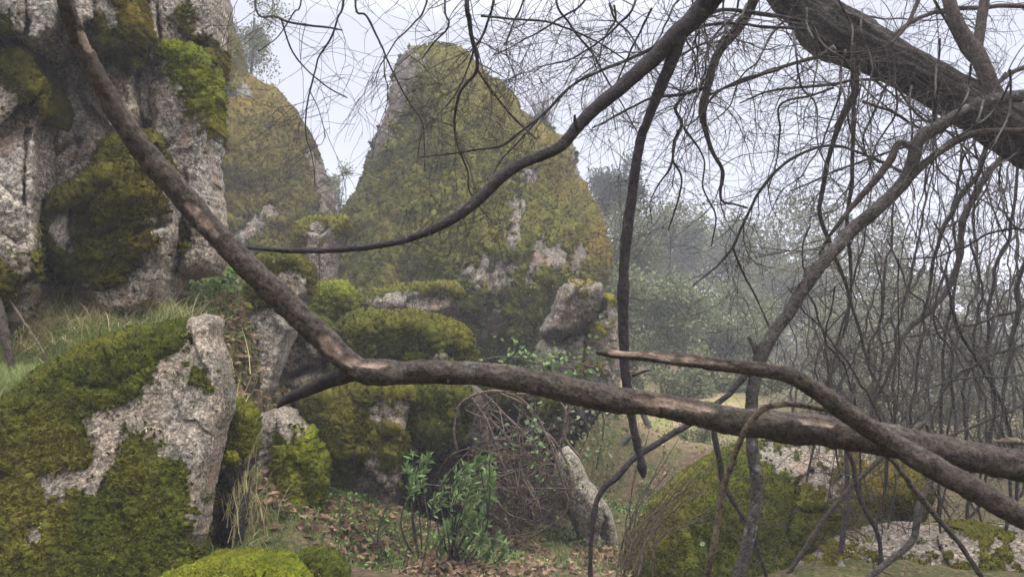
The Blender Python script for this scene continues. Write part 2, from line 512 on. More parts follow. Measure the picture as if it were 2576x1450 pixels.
rock('granite_boulder', 'moss hung boulder wedged at the top of the cliff', 'rock',
     [(140, -160), (318, -160), (322, 0), (338, 30), (345, 60), (338, 98), (318, 122), (290, 126), (230, 122), (180, 118), (140, 105), (150, 30)],
     4.75, .32, 60, 'granite_cliff', tilt=(0, -.14), step=3.2, amp=.036, facet=.05, fsize=150, mnoise=26, thl=1.7, moss=[[(220, 60), (240, 42), (270, 40), (288, 62), (300, 50), (276, 0), (262, -40), (318, -40), (345, 40), (338, 100), (300, 126), (235, 120), (215, 100)]],
     moss_mat='moss', ochre=(.1, ((325, 40, 50, .5),)), th=.07)
rock('granite_wall', 'high streaked granite wall with a slanting ochre moss streak', 'rock',
     [(290, -160), (545, -160), (552, 0), (545, 60), (542, 150), (538, 240), (500, 300), (400, 330), (340, 300), (320, 120), (310, 20)],
     5.3, .30, 50, 'granite_cliff', tilt=(0, -.14), step=3.2, amp=.036, facet=.05, fsize=150, mnoise=26, thl=1.7,
     moss=[[(428, 30), (450, 8), (480, 20), (492, 70), (520, 105), (536, 140), (534, 200), (505, 160), (488, 105), (450, 85)]], ochre=(.35, ()), th=.05,
     cracks=[([(375, -60), (370, 110)], 6, .15), ([(405, -60), (398, 110)], 5, .12), ([(350, -60), (345, 100)], 6, .1)])
rock('granite_pillar', 'hazy far granite tower behind the wall top', 'rock',
     [(470, -160), (540, -160), (552, -10), (572, 60), (588, 130), (592, 200), (650, 225), (640, 330), (480, 330)],
     10.5, .8, 70, 'granite_far', step=4, moss=[[(540, 40), (575, 60), (596, 200), (540, 200)]], moss_mat='moss_far', ochre=(.3, ()), th=.08, far=1.5)
rock('granite_column', 'granite column with a bright green moss cap beside the dark crevice', 'rock',
     [(376, 215), (398, 203), (394, 170), (400, 125), (412, 108), (445, 106), (490, 118), (520, 148), (534, 195), (535, 300), (530, 420), (538, 520), (542, 600), (548, 680),
      (470, 700), (420, 690), (395, 560), (376, 460), (378, 320)],
     5.05, .30, 50, 'granite_cliff', tilt=(0, -.14), step=3.2, amp=.036, facet=.05, fsize=150, mnoise=26, thl=1.7,
     moss=[[(398, 150), (402, 108), (445, 104), (495, 118), (532, 160), (538, 290), (530, 420), (519, 425), (516, 312), (492, 296), (470, 306), (458, 300), (466, 250), (452, 214), (425, 188), (410, 168)],
           [(440, 545), (470, 555), (475, 640), (440, 640)]],
     moss_mat='moss_bright', ochre=(.05, ((525, 340, 60, .6),)), th=.06, cracks=[([(440, 540), (452, 640), (440, 700)], 8, .12)])
rock('moss_boulder', 'small dark moss knob bridging the crevice top', 'rock',
     [(338, 118), (360, 106), (388, 110), (402, 130), (400, 160), (385, 172), (360, 178), (345, 160)],
     5.4, .25, 40, 'moss_dark', step=3, moss='all', moss_mat='moss_dark', th=.05)
rock('crevice_backing', 'dark rock backing inside the crevice, shade put into its colour', 'rock',
     [(320, 150), (410, 150), (410, 560), (320, 560)], 6.6, .2, 40, 'earth', step=6)  # dark backing: the crevice's shade is put into its earth colour
rock('granite_boulder', 'dark mossy boulder leaning at the cliff foot under the column', 'rock',
     [(262, 372), (285, 352), (330, 345), (385, 345), (405, 370), (416, 415), (440, 448), (462, 468), (452, 530), (436, 640), (420, 710), (398, 775), (300, 800), (245, 780), (120, 670), (100, 590), (112, 520), (140, 482), (200, 458), (242, 428)],
     4.65, .42, 80, 'granite_cliff', tilt=(0, -.14), step=3.2, amp=.036, facet=.05, fsize=150, mnoise=26, thl=1.7,
     moss=[[(258, 366), (300, 345), (385, 340), (410, 375), (455, 455), (448, 462), (415, 440), (380, 380), (352, 385), (360, 440), (400, 462), (420, 492), (412, 540), (360, 568), (356, 590), (404, 592), (410, 612), (372, 640), (345, 690), (300, 735), (200, 720), (95, 640), (100, 560), (140, 478), (200, 455), (242, 428)]],
     bare=[[(138, 540), (185, 530), (200, 600), (170, 640), (140, 610)]], moss_mat='moss_dark', ochre=(.12, ((390, 500, 50, .3), (385, 610, 40, .4))), th=.09,
     sculpt=[(300, 480, 70, .15), (385, 610, 40, .12)], cracks=[([(290, 575), (360, 580), (420, 560)], 9, .10)])
# ------------------------------------------------------------------ middle distance
rock('rock_dome', 'big rounded dome covered in rust and olive moss behind the cliff', 'rock',
     [(440, 180), (530, 186), (605, 192), (665, 214), (712, 250), (752, 305), (782, 380), (806, 430), (820, 490), (830, 560), (800, 700), (700, 780), (440, 780)],
     11.5, 2.4, 280, 'granite_far', step=3.5, amp=.09, freq=.9,
     moss='all', bare=[[(775, 370), (800, 420), (840, 480), (850, 600), (800, 560), (792, 450)], [(600, 590), (640, 560), (690, 520), (640, 590), (610, 610)]],
     moss_mat='moss_dome', ochre=(.07, ((600, 230, 110, .6), (700, 340, 70, .2), (560, 450, 80, .12))), th=.12, lump=4.0, mnoise=30, tilt=(0, -.45), far=1.35, streak=.06)
rock('rock_spire', 'great pointed mossy rock spire standing against the sky', 'rock',
     [(800, 740), (830, 665), (852, 610), (868, 570), (862, 540), (882, 512), (908, 488), (925, 442), (936, 390), (956, 318), (976, 262), (988, 195), (1000, 160), (1028, 124), (1045, 113), (1068, 126), (1098, 112), (1135, 117), (1172, 146),
      (1228, 194), (1268, 222), (1306, 286), (1376, 328), (1438, 365), (1448, 440), (1480, 500), (1510, 570), (1526, 622), (1530, 690), (1512, 726), (1470, 800), (1430, 900), (1380, 1000), (860, 1000), (800, 860)],
     11.5, 2.6, 300, 'granite_far', step=3.2, amp=.11, freq=.8, pw=1.7, tilt=(.0, -.62),
     sculpt=[(1130, 260, 160, .5), (1380, 560, 130, .30), (1050, 560, 200, .15), (1290, 800, 170, .7), (1420, 700, 110, .35)],
     cracks=[([(1300, 430), (1290, 560), (1240, 700), (1230, 820)], 26, .18), ([(1400, 420), (1380, 560), (1340, 700)], 14, .1)],
     moss='all', bare=[[(960, 300), (985, 190), (1020, 120), (1050, 118), (1050, 170), (1025, 230), (1005, 290), (985, 350), (940, 400)],
                       [(1212, 700), (1230, 680), (1262, 670), (1296, 666), (1298, 700), (1260, 716), (1232, 730)],
                       [(1286, 500), (1306, 500), (1316, 540), (1296, 630), (1282, 640), (1280, 570)], [(1394, 640), (1416, 628), (1432, 642), (1428, 662), (1404, 664)],
                       [(1312, 434), (1344, 430), (1350, 456), (1318, 460)], [(1240, 780), (1262, 750), (1262, 800), (1240, 830)], [(1362, 570), (1372, 570), (1336, 680), (1324, 700)],
                       [(1440, 370), (1470, 440), (1450, 470), (1432, 400)], [(1170, 660), (1190, 640), (1190, 690), (1175, 700)]],
     moss_mat='moss_far', ochre=(.06, ((1500, 620, 62, .8), (1450, 470, 60, .55), (1380, 350, 60, .35), (1250, 250, 110, .22), (1130, 760, 60, -.2), (1200, 900, 200, -.2))), th=.13, lump=4.2, mnoise=24, far=1.4, streak=.16)
rock('granite_outcrop', 'pinkish granite outcrop jutting from the spire foot on its right', 'rock',
     [(1362, 832), (1384, 790), (1404, 740), (1430, 712), (1500, 706), (1516, 728), (1504, 780), (1482, 818), (1432, 848), (1398, 856), (1368, 846)],
     9.1, .45, 60, 'granite_far', step=3, facet=.06, fsize=95, amp=.07, moss=[[(1400, 700), (1520, 700), (1520, 722), (1470, 722), (1420, 735)]], moss_mat='moss_far', ochre=(.5, ()), th=.06)
rock('granite_block', 'pale pink granite blocks with a vertical joint under the outcrop', 'rock',
     [(1345, 880), (1362, 846), (1400, 858), (1440, 850), (1482, 826), (1500, 792), (1522, 742), (1545, 742), (1554, 800), (1556, 900), (1556, 985), (1500, 1000), (1340, 990)],
     9.4, .5, 50, 'granite', step=3, facet=.06, fsize=95, amp=.06,
     moss=[[(1508, 745), (1545, 735), (1560, 780), (1550, 800), (1515, 775)], [(1476, 830), (1500, 800), (1530, 810), (1520, 840), (1486, 842)], [(1442, 915), (1480, 902), (1520, 905), (1530, 932), (1450, 940)]],
     moss_mat='moss_bright', ochre=(.45, ()), th=.08, cracks=[([(1474, 840), (1470, 960)], 5, .2)])
rock('granite_boulder', 'small pinkish boulder in the saddle between dome and spire', 'rock',
     [(736, 610), (738, 580), (752, 560), (778, 550), (830, 546), (872, 542), (884, 560), (862, 610), (842, 650), (838, 740), (740, 740), (735, 660)],
     10.0, .5, 60, 'granite', step=3, facet=.06, fsize=95, moss=[[(730, 640), (735, 575), (775, 545), (880, 538), (888, 566), (850, 600), (836, 575), (800, 566), (772, 576), (778, 620), (762, 650)]],
     moss_mat='moss_far', ochre=(.13, ()), th=.06)
rock('granite_slab', 'flat granite slab with a thin moss rug at the spire foot', 'rock',
     [(893, 772), (900, 752), (930, 736), (980, 722), (1050, 714), (1110, 712), (1156, 718), (1166, 738), (1150, 770), (1120, 800), (960, 806), (900, 800)],
     8.9, .5, 45, 'granite', step=3, facet=.06, fsize=95, moss=[[(890, 760), (930, 732), (1050, 708), (1158, 712), (1168, 740), (1140, 762), (1125, 738), (1050, 734), (980, 742), (930, 756), (905, 775)]],
     moss_mat='moss', ochre=(.13, ()), th=.07)
rock('moss_boulder', 'small round moss hump left of the flat slab', 'rock',
     [(762, 800), (770, 745), (792, 722), (815, 712), (850, 710), (880, 728), (894, 760), (884, 784), (860, 796), (846, 830), (830, 870), (775, 860)],
     7.9, .45, 60, 'moss_bright', step=3, facet=.06, fsize=95, moss='all', moss_mat='moss_bright', ochre=(.12, ()), th=.08)
rock('moss_boulder', 'wide olive moss boulder below the slab with pennyworts on top', 'rock',
     [(835, 880), (842, 830), (865, 803), (905, 790), (960, 786), (1040, 792), (1110, 800), (1160, 822), (1186, 852), (1192, 900), (1180, 950), (1040, 985), (850, 985)],
     7.3, .55, 80, 'granite', step=3, facet=.06, fsize=95, moss='all', bare=[[(1090, 895), (1130, 888), (1125, 930), (1080, 925)]], moss_mat='moss', ochre=(.06, ((1100, 815, 70, .15), (930, 800, 60, .1))), th=.10,
     sculpt=[(1090, 850, 60, .12), (930, 840, 60, .1)], cracks=[([(1010, 790), (1020, 880), (1000, 960)], 14, .12)])
rock('leaning_slab', 'leaning granite slab with a moss hood behind the big branch', 'rock',
     [(552, 870), (572, 825), (598, 768), (622, 720), (640, 680), (646, 650), (680, 638), (735, 638), (768, 660), (782, 694), (780, 740), (752, 762), (740, 800), (728, 830), (704, 905), (678, 965), (655, 1030), (636, 1062), (610, 1010), (575, 965), (553, 910)],
     5.9, .34, 50, 'granite_cliff', tilt=(.05, -.32), step=3, facet=.03, fsize=120, amp=.03, moss=[[(560, 850), (598, 770), (640, 640), (740, 630), (790, 680), (785, 750), (762, 750), (762, 700), (740, 668), (715, 680), (700, 720), (728, 790), (690, 770), (640, 780), (620, 800), (615, 860), (640, 880), (600, 900), (560, 900)]],
     moss_mat='moss', ochre=(.22, ()), th=.06)
rock('granite_boulder', 'low shadowed granite boulder tucked right of the leaning slab', 'rock',
     [(700, 960), (704, 900), (725, 850), (760, 800), (800, 790), (836, 820), (850, 880), (850, 960), (820, 1000), (720, 1000)],
     6.9, .35, 50, 'granite', step=3, facet=.06, fsize=95, moss=[[(720, 860), (760, 790), (845, 800), (860, 980), (820, 960), (810, 900), (770, 860)]], moss_mat='moss_dark', th=.06, cracks=[([(690, 960), (760, 930), (850, 900)], 12, .25)])
rock('moss_boulder', 'moss draped boulder with a bare granite nose below the big branch', 'rock',
     [(742, 1030), (762, 990), (800, 972), (860, 962), (940, 958), (1010, 966), (1034, 984), (1024, 1030), (1020, 1090), (1008, 1160), (1004, 1230), (998, 1300), (900, 1320), (820, 1290), (800, 1200), (790, 1120), (760, 1080)],
     6.0, .55, 90, 'granite', step=3, facet=.06, fsize=95, amp=.05, moss='all',
     bare=[[(930, 1040), (950, 1012), (990, 1000), (1022, 1008), (1024, 1070), (1010, 1090), (985, 1060), (945, 1060)], [(900, 1190), (925, 1150), (935, 1120), (950, 1150), (975, 1195), (1008, 1160), (1010, 1290), (905, 1290)]],
     moss_mat='moss', ochre=(.12, ((860, 1030, 70, .15),)), th=.09, sculpt=[(850, 1050, 70, .12), (990, 1075, 22, .1)])
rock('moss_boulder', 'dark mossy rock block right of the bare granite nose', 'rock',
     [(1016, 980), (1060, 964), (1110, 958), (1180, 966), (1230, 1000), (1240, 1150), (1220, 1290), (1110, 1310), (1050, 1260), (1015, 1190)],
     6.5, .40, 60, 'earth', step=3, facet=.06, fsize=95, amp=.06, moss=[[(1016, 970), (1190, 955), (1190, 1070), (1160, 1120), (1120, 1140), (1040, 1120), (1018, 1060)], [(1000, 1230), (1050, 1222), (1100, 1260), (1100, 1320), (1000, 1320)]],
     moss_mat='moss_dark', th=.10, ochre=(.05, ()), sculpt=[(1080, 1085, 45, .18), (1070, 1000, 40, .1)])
rock('earth_bank', 'dark undercut earth bank behind the dry bramble tangle', 'bank',
     [(1170, 960), (1300, 950), (1440, 970), (1505, 1000), (1498, 1050), (1462, 1090), (1420, 1130), (1392, 1170), (1380, 1230), (1390, 1330), (1420, 1420), (1180, 1420), (1160, 1200)],
     7.4, .5, 80, 'earth', step=3.5, amp=.10, freq=2.0, moss=[[(1170, 960), (1330, 950), (1330, 1030), (1250, 1060), (1180, 1060)], [(1330, 1000), (1440, 990), (1400, 1060), (1340, 1050)]], moss_mat='moss_dark', th=.08)
rock('smooth_slab', 'pale smooth slanting rock slab right of the brambles', 'rock',
     [(1394, 1176), (1412, 1128), (1445, 1122), (1462, 1165), (1478, 1200), (1505, 1240), (1535, 1285), (1552, 1330), (1550, 1400), (1530, 1500), (1450, 1500), (1464, 1430), (1462, 1375), (1446, 1320), (1412, 1270), (1392, 1220)],
     6.3, .22, 38, 'granite_smooth', step=3, facet=.06, fsize=95, amp=.02, edge=4, moss=[[(1528, 1300), (1552, 1310), (1556, 1350), (1540, 1350)]], moss_mat='moss_bright', ochre=(.4, ()), th=.04)
rock('moss_boulder', 'mossy stump like rock with earth on top above the leaf litter', 'rock',
     [(606, 1120), (625, 1062), (650, 1036), (690, 1030), (735, 1046), (778, 1082), (800, 1130), (804, 1190), (800, 1240), (780, 1300), (740, 1335), (640, 1330), (612, 1260), (604, 1180)],
     5.1, .40, 80, 'granite', step=3, facet=.06, fsize=95, amp=.05, tilt=(0, -.35), moss=[[(690, 1125), (740, 1110), (790, 1110), (815, 1180), (810, 1260), (760, 1320), (680, 1310), (672, 1220), (680, 1160)], [(640, 1270), (680, 1250), (700, 1340), (630, 1340)], [(735, 1080), (790, 1080), (800, 1120), (760, 1110)]],
     moss_mat='moss_bright', ochre=(.10, ()), th=.09, mnoise=34)
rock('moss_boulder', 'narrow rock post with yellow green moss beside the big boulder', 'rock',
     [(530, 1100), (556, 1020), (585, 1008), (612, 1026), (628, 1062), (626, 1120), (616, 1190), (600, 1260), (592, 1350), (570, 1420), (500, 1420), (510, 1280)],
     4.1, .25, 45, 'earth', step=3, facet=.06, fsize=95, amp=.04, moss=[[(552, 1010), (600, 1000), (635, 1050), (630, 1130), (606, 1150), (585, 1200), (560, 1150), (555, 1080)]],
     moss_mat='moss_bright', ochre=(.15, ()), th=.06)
# ------------------------------------------------------------------ foreground
rock('granite_boulder', 'huge foreground boulder half furred in moss at lower left', 'rock',
     [(-260, 1010), (-60, 1020), (20, 995), (60, 965), (110, 922), (170, 886), (240, 858), (330, 834), (420, 812), (500, 792), (538, 784), (548, 804), (538, 842), (556, 885), (568, 940), (570, 1000), (562, 1060), (546, 1130),
      (528, 1210), (512, 1290), (503, 1345), (492, 1385), (470, 1500), (470, 1700), (-260, 1700)],
     3.3, .22, 90, 'granite_pale', step=2.8, amp=.016, freq=2.2, facet=.008, mnoise=28, tilt=(.10, -.55), lump=14,
     moss=[[(-260, 1000), (60, 920), (170, 845), (420, 786), (542, 770), (545, 790), (500, 800), (472, 838), (468, 880), (430, 905), (380, 960), (350, 1005), (300, 1020), (240, 1032), (212, 1070), (225, 1120), (232, 1150), (205, 1185), (120, 1200), (130, 1260), (200, 1230), (250, 1190), (300, 1180),
            (296, 1130), (340, 1095), (392, 1100), (400, 1140), (440, 1155), (470, 1165), (488, 1190), (480, 1240), (470, 1300), (478, 1370), (490, 1392), (480, 1600), (-260, 1700)],
           [(470, 930), (490, 912), (508, 930), (530, 935), (535, 975), (520, 985), (512, 962), (505, 1000), (490, 980), (468, 975)], [(500, 1235), (512, 1230), (516, 1255), (502, 1262)], [(538, 930), (552, 932), (552, 946), (540, 946)]],
     bare=[[(104, 1205), (120, 1190), (160, 1200), (165, 1255), (120, 1250)], [(190, 1215), (230, 1195), (262, 1205), (240, 1235), (200, 1240)], [(60, 1330), (100, 1320), (110, 1360), (75, 1370)]],
     moss_mat='moss', ochre=(.03, ((160, 1120, 70, .15), (60, 1290, 60, .2))), th=.045, sculpt=[(320, 940, 120, .05), (350, 1180, 90, .04)],
     cracks=[([(190, 960), (300, 980), (420, 900)], 14, .035)])
rock('moss_mound', 'bright moss mound at the bottom edge below the huge boulder', 'rock',
     [(330, 1580), (375, 1480), (415, 1448), (470, 1430), (550, 1420), (640, 1422), (705, 1436), (755, 1458), (800, 1495), (830, 1570), (700, 1640), (400, 1640)],
     2.9, .35, 90, 'moss_bright', step=2.8, amp=.02, tilt=(0, -.6), moss='all', moss_mat='moss_bright', ochre=(.05, ()), th=.04, lump=16)
rock('moss_mound', 'small moss cushion just right of the bright mound', 'rock',
     [(740, 1420), (760, 1400), (800, 1392), (835, 1405), (860, 1440), (870, 1480), (760, 1480)], 3.25, .15, 40, 'moss', step=2.8, amp=.02, moss='all', moss_mat='moss', th=.035, lump=16)
rock('moss_boulder', 'broad mossy boulder below the big branch at lower right', 'rock',
     [(1560, 1700), (1578, 1440), (1610, 1370), (1655, 1290), (1705, 1228), (1765, 1178), (1840, 1145), (1950, 1116), (2100, 1106), (2230, 1130), (2320, 1180), (2345, 1240), (2320, 1300), (2250, 1350), (2200, 1500), (2200, 1700)],
     5.3, 1.1, 230, 'granite', step=3.2, amp=.03, tilt=(0, -.55), moss='all',
     bare=[[(1915, 1150), (1960, 1134), (2070, 1124), (2100, 1150), (2080, 1190), (2130, 1215), (2120, 1240), (2040, 1235), (1985, 1205), (1930, 1180)], [(2160, 1120), (2230, 1140), (2220, 1160), (2150, 1140)]],
     moss_mat='moss', ochre=(.06, ((2180, 1190, 110, .5), (1700, 1250, 80, .15))), th=.05, mnoise=62)
rock('granite_slab', 'pale low slab streaked with moss at the bottom right corner', 'rock',
     [(1960, 1560), (2010, 1440), (2050, 1405), (2110, 1370), (2180, 1350), (2300, 1340), (2420, 1338), (2600, 1346), (2800, 1350), (2800, 1640), (1980, 1640)],
     4.1, .55, 130, 'granite', step=3.2, amp=.03, tilt=(0, -.7), moss=[[(2000, 1450), (2120, 1360), (2200, 1350), (2130, 1400), (2100, 1470)], [(2380, 1345), (2480, 1340), (2600, 1360), (2500, 1385), (2400, 1370)], [(2200, 1400), (2330, 1390), (2320, 1440), (2210, 1440)], [(2400, 1410), (2560, 1400), (2580, 1460), (2420, 1450)]],
     moss_mat='moss', ochre=(.15, ()), th=.03, mnoise=75, jit=16)
# ------------------------------------------------------------------ ground sheet
CTRL = [(900, 1300, 6.0), (1000, 1440, 4.6), (1300, 1400, 5.6), (700, 1340, 5.0), (560, 1400, 4.1), (1100, 1330, 6.3), (1180, 1450, 4.6), (1500, 1440, 5.6), (700, 1440, 3.9), (1350, 1380, 7.0), (420, 1440, 3.3), (800, 1300, 6.0),
        (1620, 1380, 6.5), (1600, 1200, 10.0), (1600, 1090, 15.0), (1500, 1080, 17.0), (1560, 1300, 7.8), (1900, 1440, 4.8), (2300, 1440, 3.6), (2300, 1330, 6.0), (2500, 1330, 5.5), (2500, 1150, 10), (2200, 1080, 13),
        (100, 910, 4.1), (200, 830, 4.2), (60, 975, 3.85), (60, 800, 4.2), (320, 790, 4.6), (460, 760, 5.2), (520, 720, 5.5), (560, 690, 6.0), (580, 660, 7.0), (30, 700, 4.6), (450, 790, 4.4), (140, 720, 4.7), (230, 750, 4.6), (-200, 850, 4.2),
        (820, 900, 7.6), (1100, 960, 7.2), (900, 970, 6.8), (1240, 925, 7.8), (1400, 970, 8.6), (1240, 915, 9.6), (700, 1000, 6.4), (1300, 960, 7.9), (760, 720, 9.4), (1540, 1000, 9.8), (1000, 850, 13), (700, 720, 12), (1300, 930, 12),
        (620, 1230, 5.0)]
gpts = [at(a, b, c) for a, b, c in CTRL]
gpts += [np.array(p, float) for p in [(-3.0, 2.8, .2), (-2.3, 2.75, .2), (-1.6, 2.9, .2), (-3.6, 2.5, .2), (-2.6, 2.4, .15), (-3.4, 3.0, .3), (0, 0, 0), (1.5, 0, 0), (-1.5, 0, .1), (0, 2, 0.05), (2, 2, 0), (-1.6, 2.2, .25), (4, 3, -.1), (-4, 0, .3), (0, -6, -.3), (5, -5, -.5), (-6, -5, .3),
        (-8, 10, 3.5), (-6, 14, 3.5), (-12, 16, 4.5), (-14, 5, 3.5), (0, 14, 2.5), (-3, 18, 3.0), (4, 14, .6), (8, 10, -.6), (12, 14, -.9), (8, 20, -.4), (16, 8, -1.2), (16, 24, -.6), (2, 24, 1.5), (-10, 30, 4), (12, 40, .5),
        (30, 40, 0), (-30, 40, 6), (0, 70, 2.5), (60, 60, 1), (-60, 60, 8), (0, 120, 3), (90, 0, -2), (-60, 0, 6), (0, -60, -2)]]
GP = np.array(gpts)
def ground_z(x, y):
    x = np.asarray(x, float); y = np.asarray(y, float); sh = x.shape
    x = x.ravel(); y = y.ravel()
    num = np.zeros(len(x)); den = np.zeros(len(x))
    for p in GP:
        sc = max(.12, .03 * abs(p[1]))
        w = 1 / (((x - p[0]) ** 2 + (y - p[1]) ** 2) + sc * sc) ** 1.9
        num += w * p[2]; den += w
    z = num / den
    P = np.stack([x, y, 0 * x], 1)
    z = z + .05 * fbm(P * 1.7, 4, 5) + .02 * fbm(P * 9, 3, 8)
    return z.reshape(sh)

m, nt, b, o = new_mat('forest_floor'); g = G(nt)
c = g.mix(g.ramp(g.noise(1.3, 5, .6), .40, .60), (.10, .068, .042), (.10, .10, .035))
c = g.mix(g.ramp(g.noise(5.5, 5, .7), .48, .60), c, (.055, .075, .020))
c = g.mix(g.ramp(g.noise(24, 5, .7), .50, .64), c, (.20, .13, .08))
c = g.mix(g.ramp(g.noise(40, 4, .7), .30, .48, (1, 1, 1), (0, 0, 0)), c, (.020, .016, .010))
far = g.ramp(g.math('MULTIPLY', g.attr('path'), 1.0), .25, .7)
c = g.mix(far, c, g.mix(g.ramp(g.noise(2.6, 4, .65), .42, .60), (.34, .24, .15), (.20, .20, .06)))  # paler ground colours along the path mask
nt.links.new(c, b.inputs['Base Color']); b.inputs['Roughness'].default_value = .95; b.inputs['Specular IOR Level'].default_value = .1
g.bump(g.noise(30, 5, .75), .05, b, .9)
M['ground'] = m

def axis(near, far, n1, n2):
    a = np.linspace(0, near, n1); bb = near + (far - near) * (np.linspace(0, 1, n2)[1:] ** 2.2)
    return np.concatenate([a, bb])
xs = axis(7, 220, 190, 45); xs = np.concatenate([-xs[:0:-1], xs])
ys = np.concatenate([-axis(2, 120, 12, 20)[:0:-1], axis(14, 220, 300, 45)])
X, Yg = np.meshgrid(xs, ys); Z = ground_z(X, Yg)
pathm = np.zeros(X.size)
Vg = np.stack([X.ravel(), Yg.ravel(), Z.ravel()], 1)
for (pa, pb, pc, rr) in ((1570, 1120, 13, 2.2), (1540, 1080, 17, 2.6), (1640, 1200, 10, .8), (1700, 1150, 13, 1.5)):
    q = at(pa, pb, pc)
    pathm = np.maximum(pathm, np.exp(-((Vg[:, 0] - q[0]) ** 2 + (Vg[:, 1] - q[1]) ** 2 * .35) / rr ** 2))
nx, ny = len(xs), len(ys)
idx = np.arange(nx * ny).reshape(ny, nx)
Fg = np.stack([idx[:-1, :-1], idx[:-1, 1:], idx[1:, 1:], idx[1:, :-1]], -1).reshape(-1, 4)
o = mesh_obj('ground', Vg, [Fg], M['ground'], attrs={'path': pathm})
tag(o, 'sloping forest floor of soil, moss and leaf litter', None, None, 'structure')
# ------------------------------------------------------------------ bark, wood
def bark_mat(name, a=(.125, .097, .073), c2=(.065, .050, .038), lich=(.30, .31, .25), la=.35, moss=.25, k=1.0, wood=(.40, .29, .21)):
    m, nt, b, o = new_mat(name); g = G(nt)
    c = g.mix(g.ramp(g.noise(18 * k, 5, .7), .36, .64), a, c2)
    c = g.mix(g.math('MULTIPLY', g.ramp(g.noise(9 * k, 4, .6), .60, .70), la), c, lich)
    c = g.mix(g.math('MULTIPLY', g.ramp(g.noise(5 * k, 4, .6), .50, .66), moss), c, (.075, .085, .03))
    c = g.mix(g.ramp(g.noise(34 * k, 5, .75), .36, .52, (.85, .85, .85), (0, 0, 0)), c, (.022, .018, .015))
    c = g.mix(g.ramp(g.noise(26 * k, 4, .7, dist=1.0), .60, .70, (0, 0, 0), (.6, .6, .6)), c, (.21, .18, .145))
    c = g.mix(g.ramp(g.noise(95 * k, 3, .7), .38, .50, (.7, .7, .7), (0, 0, 0)), c, (.018, .014, .012))
    w = g.mix(g.ramp(g.noise(22 * k, 6, .75), .38, .62), wood, tuple(x * .38 for x in wood))
    c = g.mix(g.attr('bare'), c, w)
    nt.links.new(c, b.inputs['Base Color']); b.inputs['Roughness'].default_value = .9; b.inputs['Specular IOR Level'].default_value = .2
    g.bump(g.noise(38 * k, 6, .75), .035 / k, b, 1.0)
    return m
M['bark'] = bark_mat('bark_brown', k=1.6, la=.4)
M['bark_dark'] = bark_mat('bark_dark', a=(.060, .048, .044), c2=(.035, .028, .028), la=.15, moss=.15, k=1.4)
M['bark_grey'] = bark_mat('bark_grey', a=(.13, .115, .095), c2=(.080, .070, .058), lich=(.42, .45, .40), la=.75, moss=.2, k=1.2)
M['bark_trunk'] = bark_mat('bark_trunk', a=(.090, .074, .060), c2=(.05, .04, .034), la=.35, moss=.35)
M['twig'] = bark_mat('twig_brown', a=(.15, .125, .10), c2=(.10, .082, .068), la=.1, moss=.1)
M['cane'] = bark_mat('cane_tan', a=(.27, .20, .145), c2=(.14, .095, .068), la=.0, moss=.0, k=1.0)
M['vine'] = bark_mat('vine_tan', a=(.26, .20, .13), c2=(.17, .13, .09), la=.1, moss=.1)

def catmull(P, sp):
    P = np.asarray(P, float)
    P = np.concatenate([[2 * P[0] - P[1]], P, [2 * P[-1] - P[-2]]])
    out = []
    for i in range(1, len(P) - 2):
        n = max(2, int(np.linalg.norm(P[i + 1][:3] - P[i][:3]) / sp))
        t = (np.arange(n) / n)[:, None]
        a, b, c, d = P[i - 1], P[i], P[i + 1], P[i + 2]
        out.append(.5 * (2 * b + (c - a) * t + (2 * a - 5 * b + 4 * c - d) * t ** 2 + (3 * b - a - 3 * c + d) * t ** 3))
    out.append(P[-2:-1])
    return np.concatenate(out)

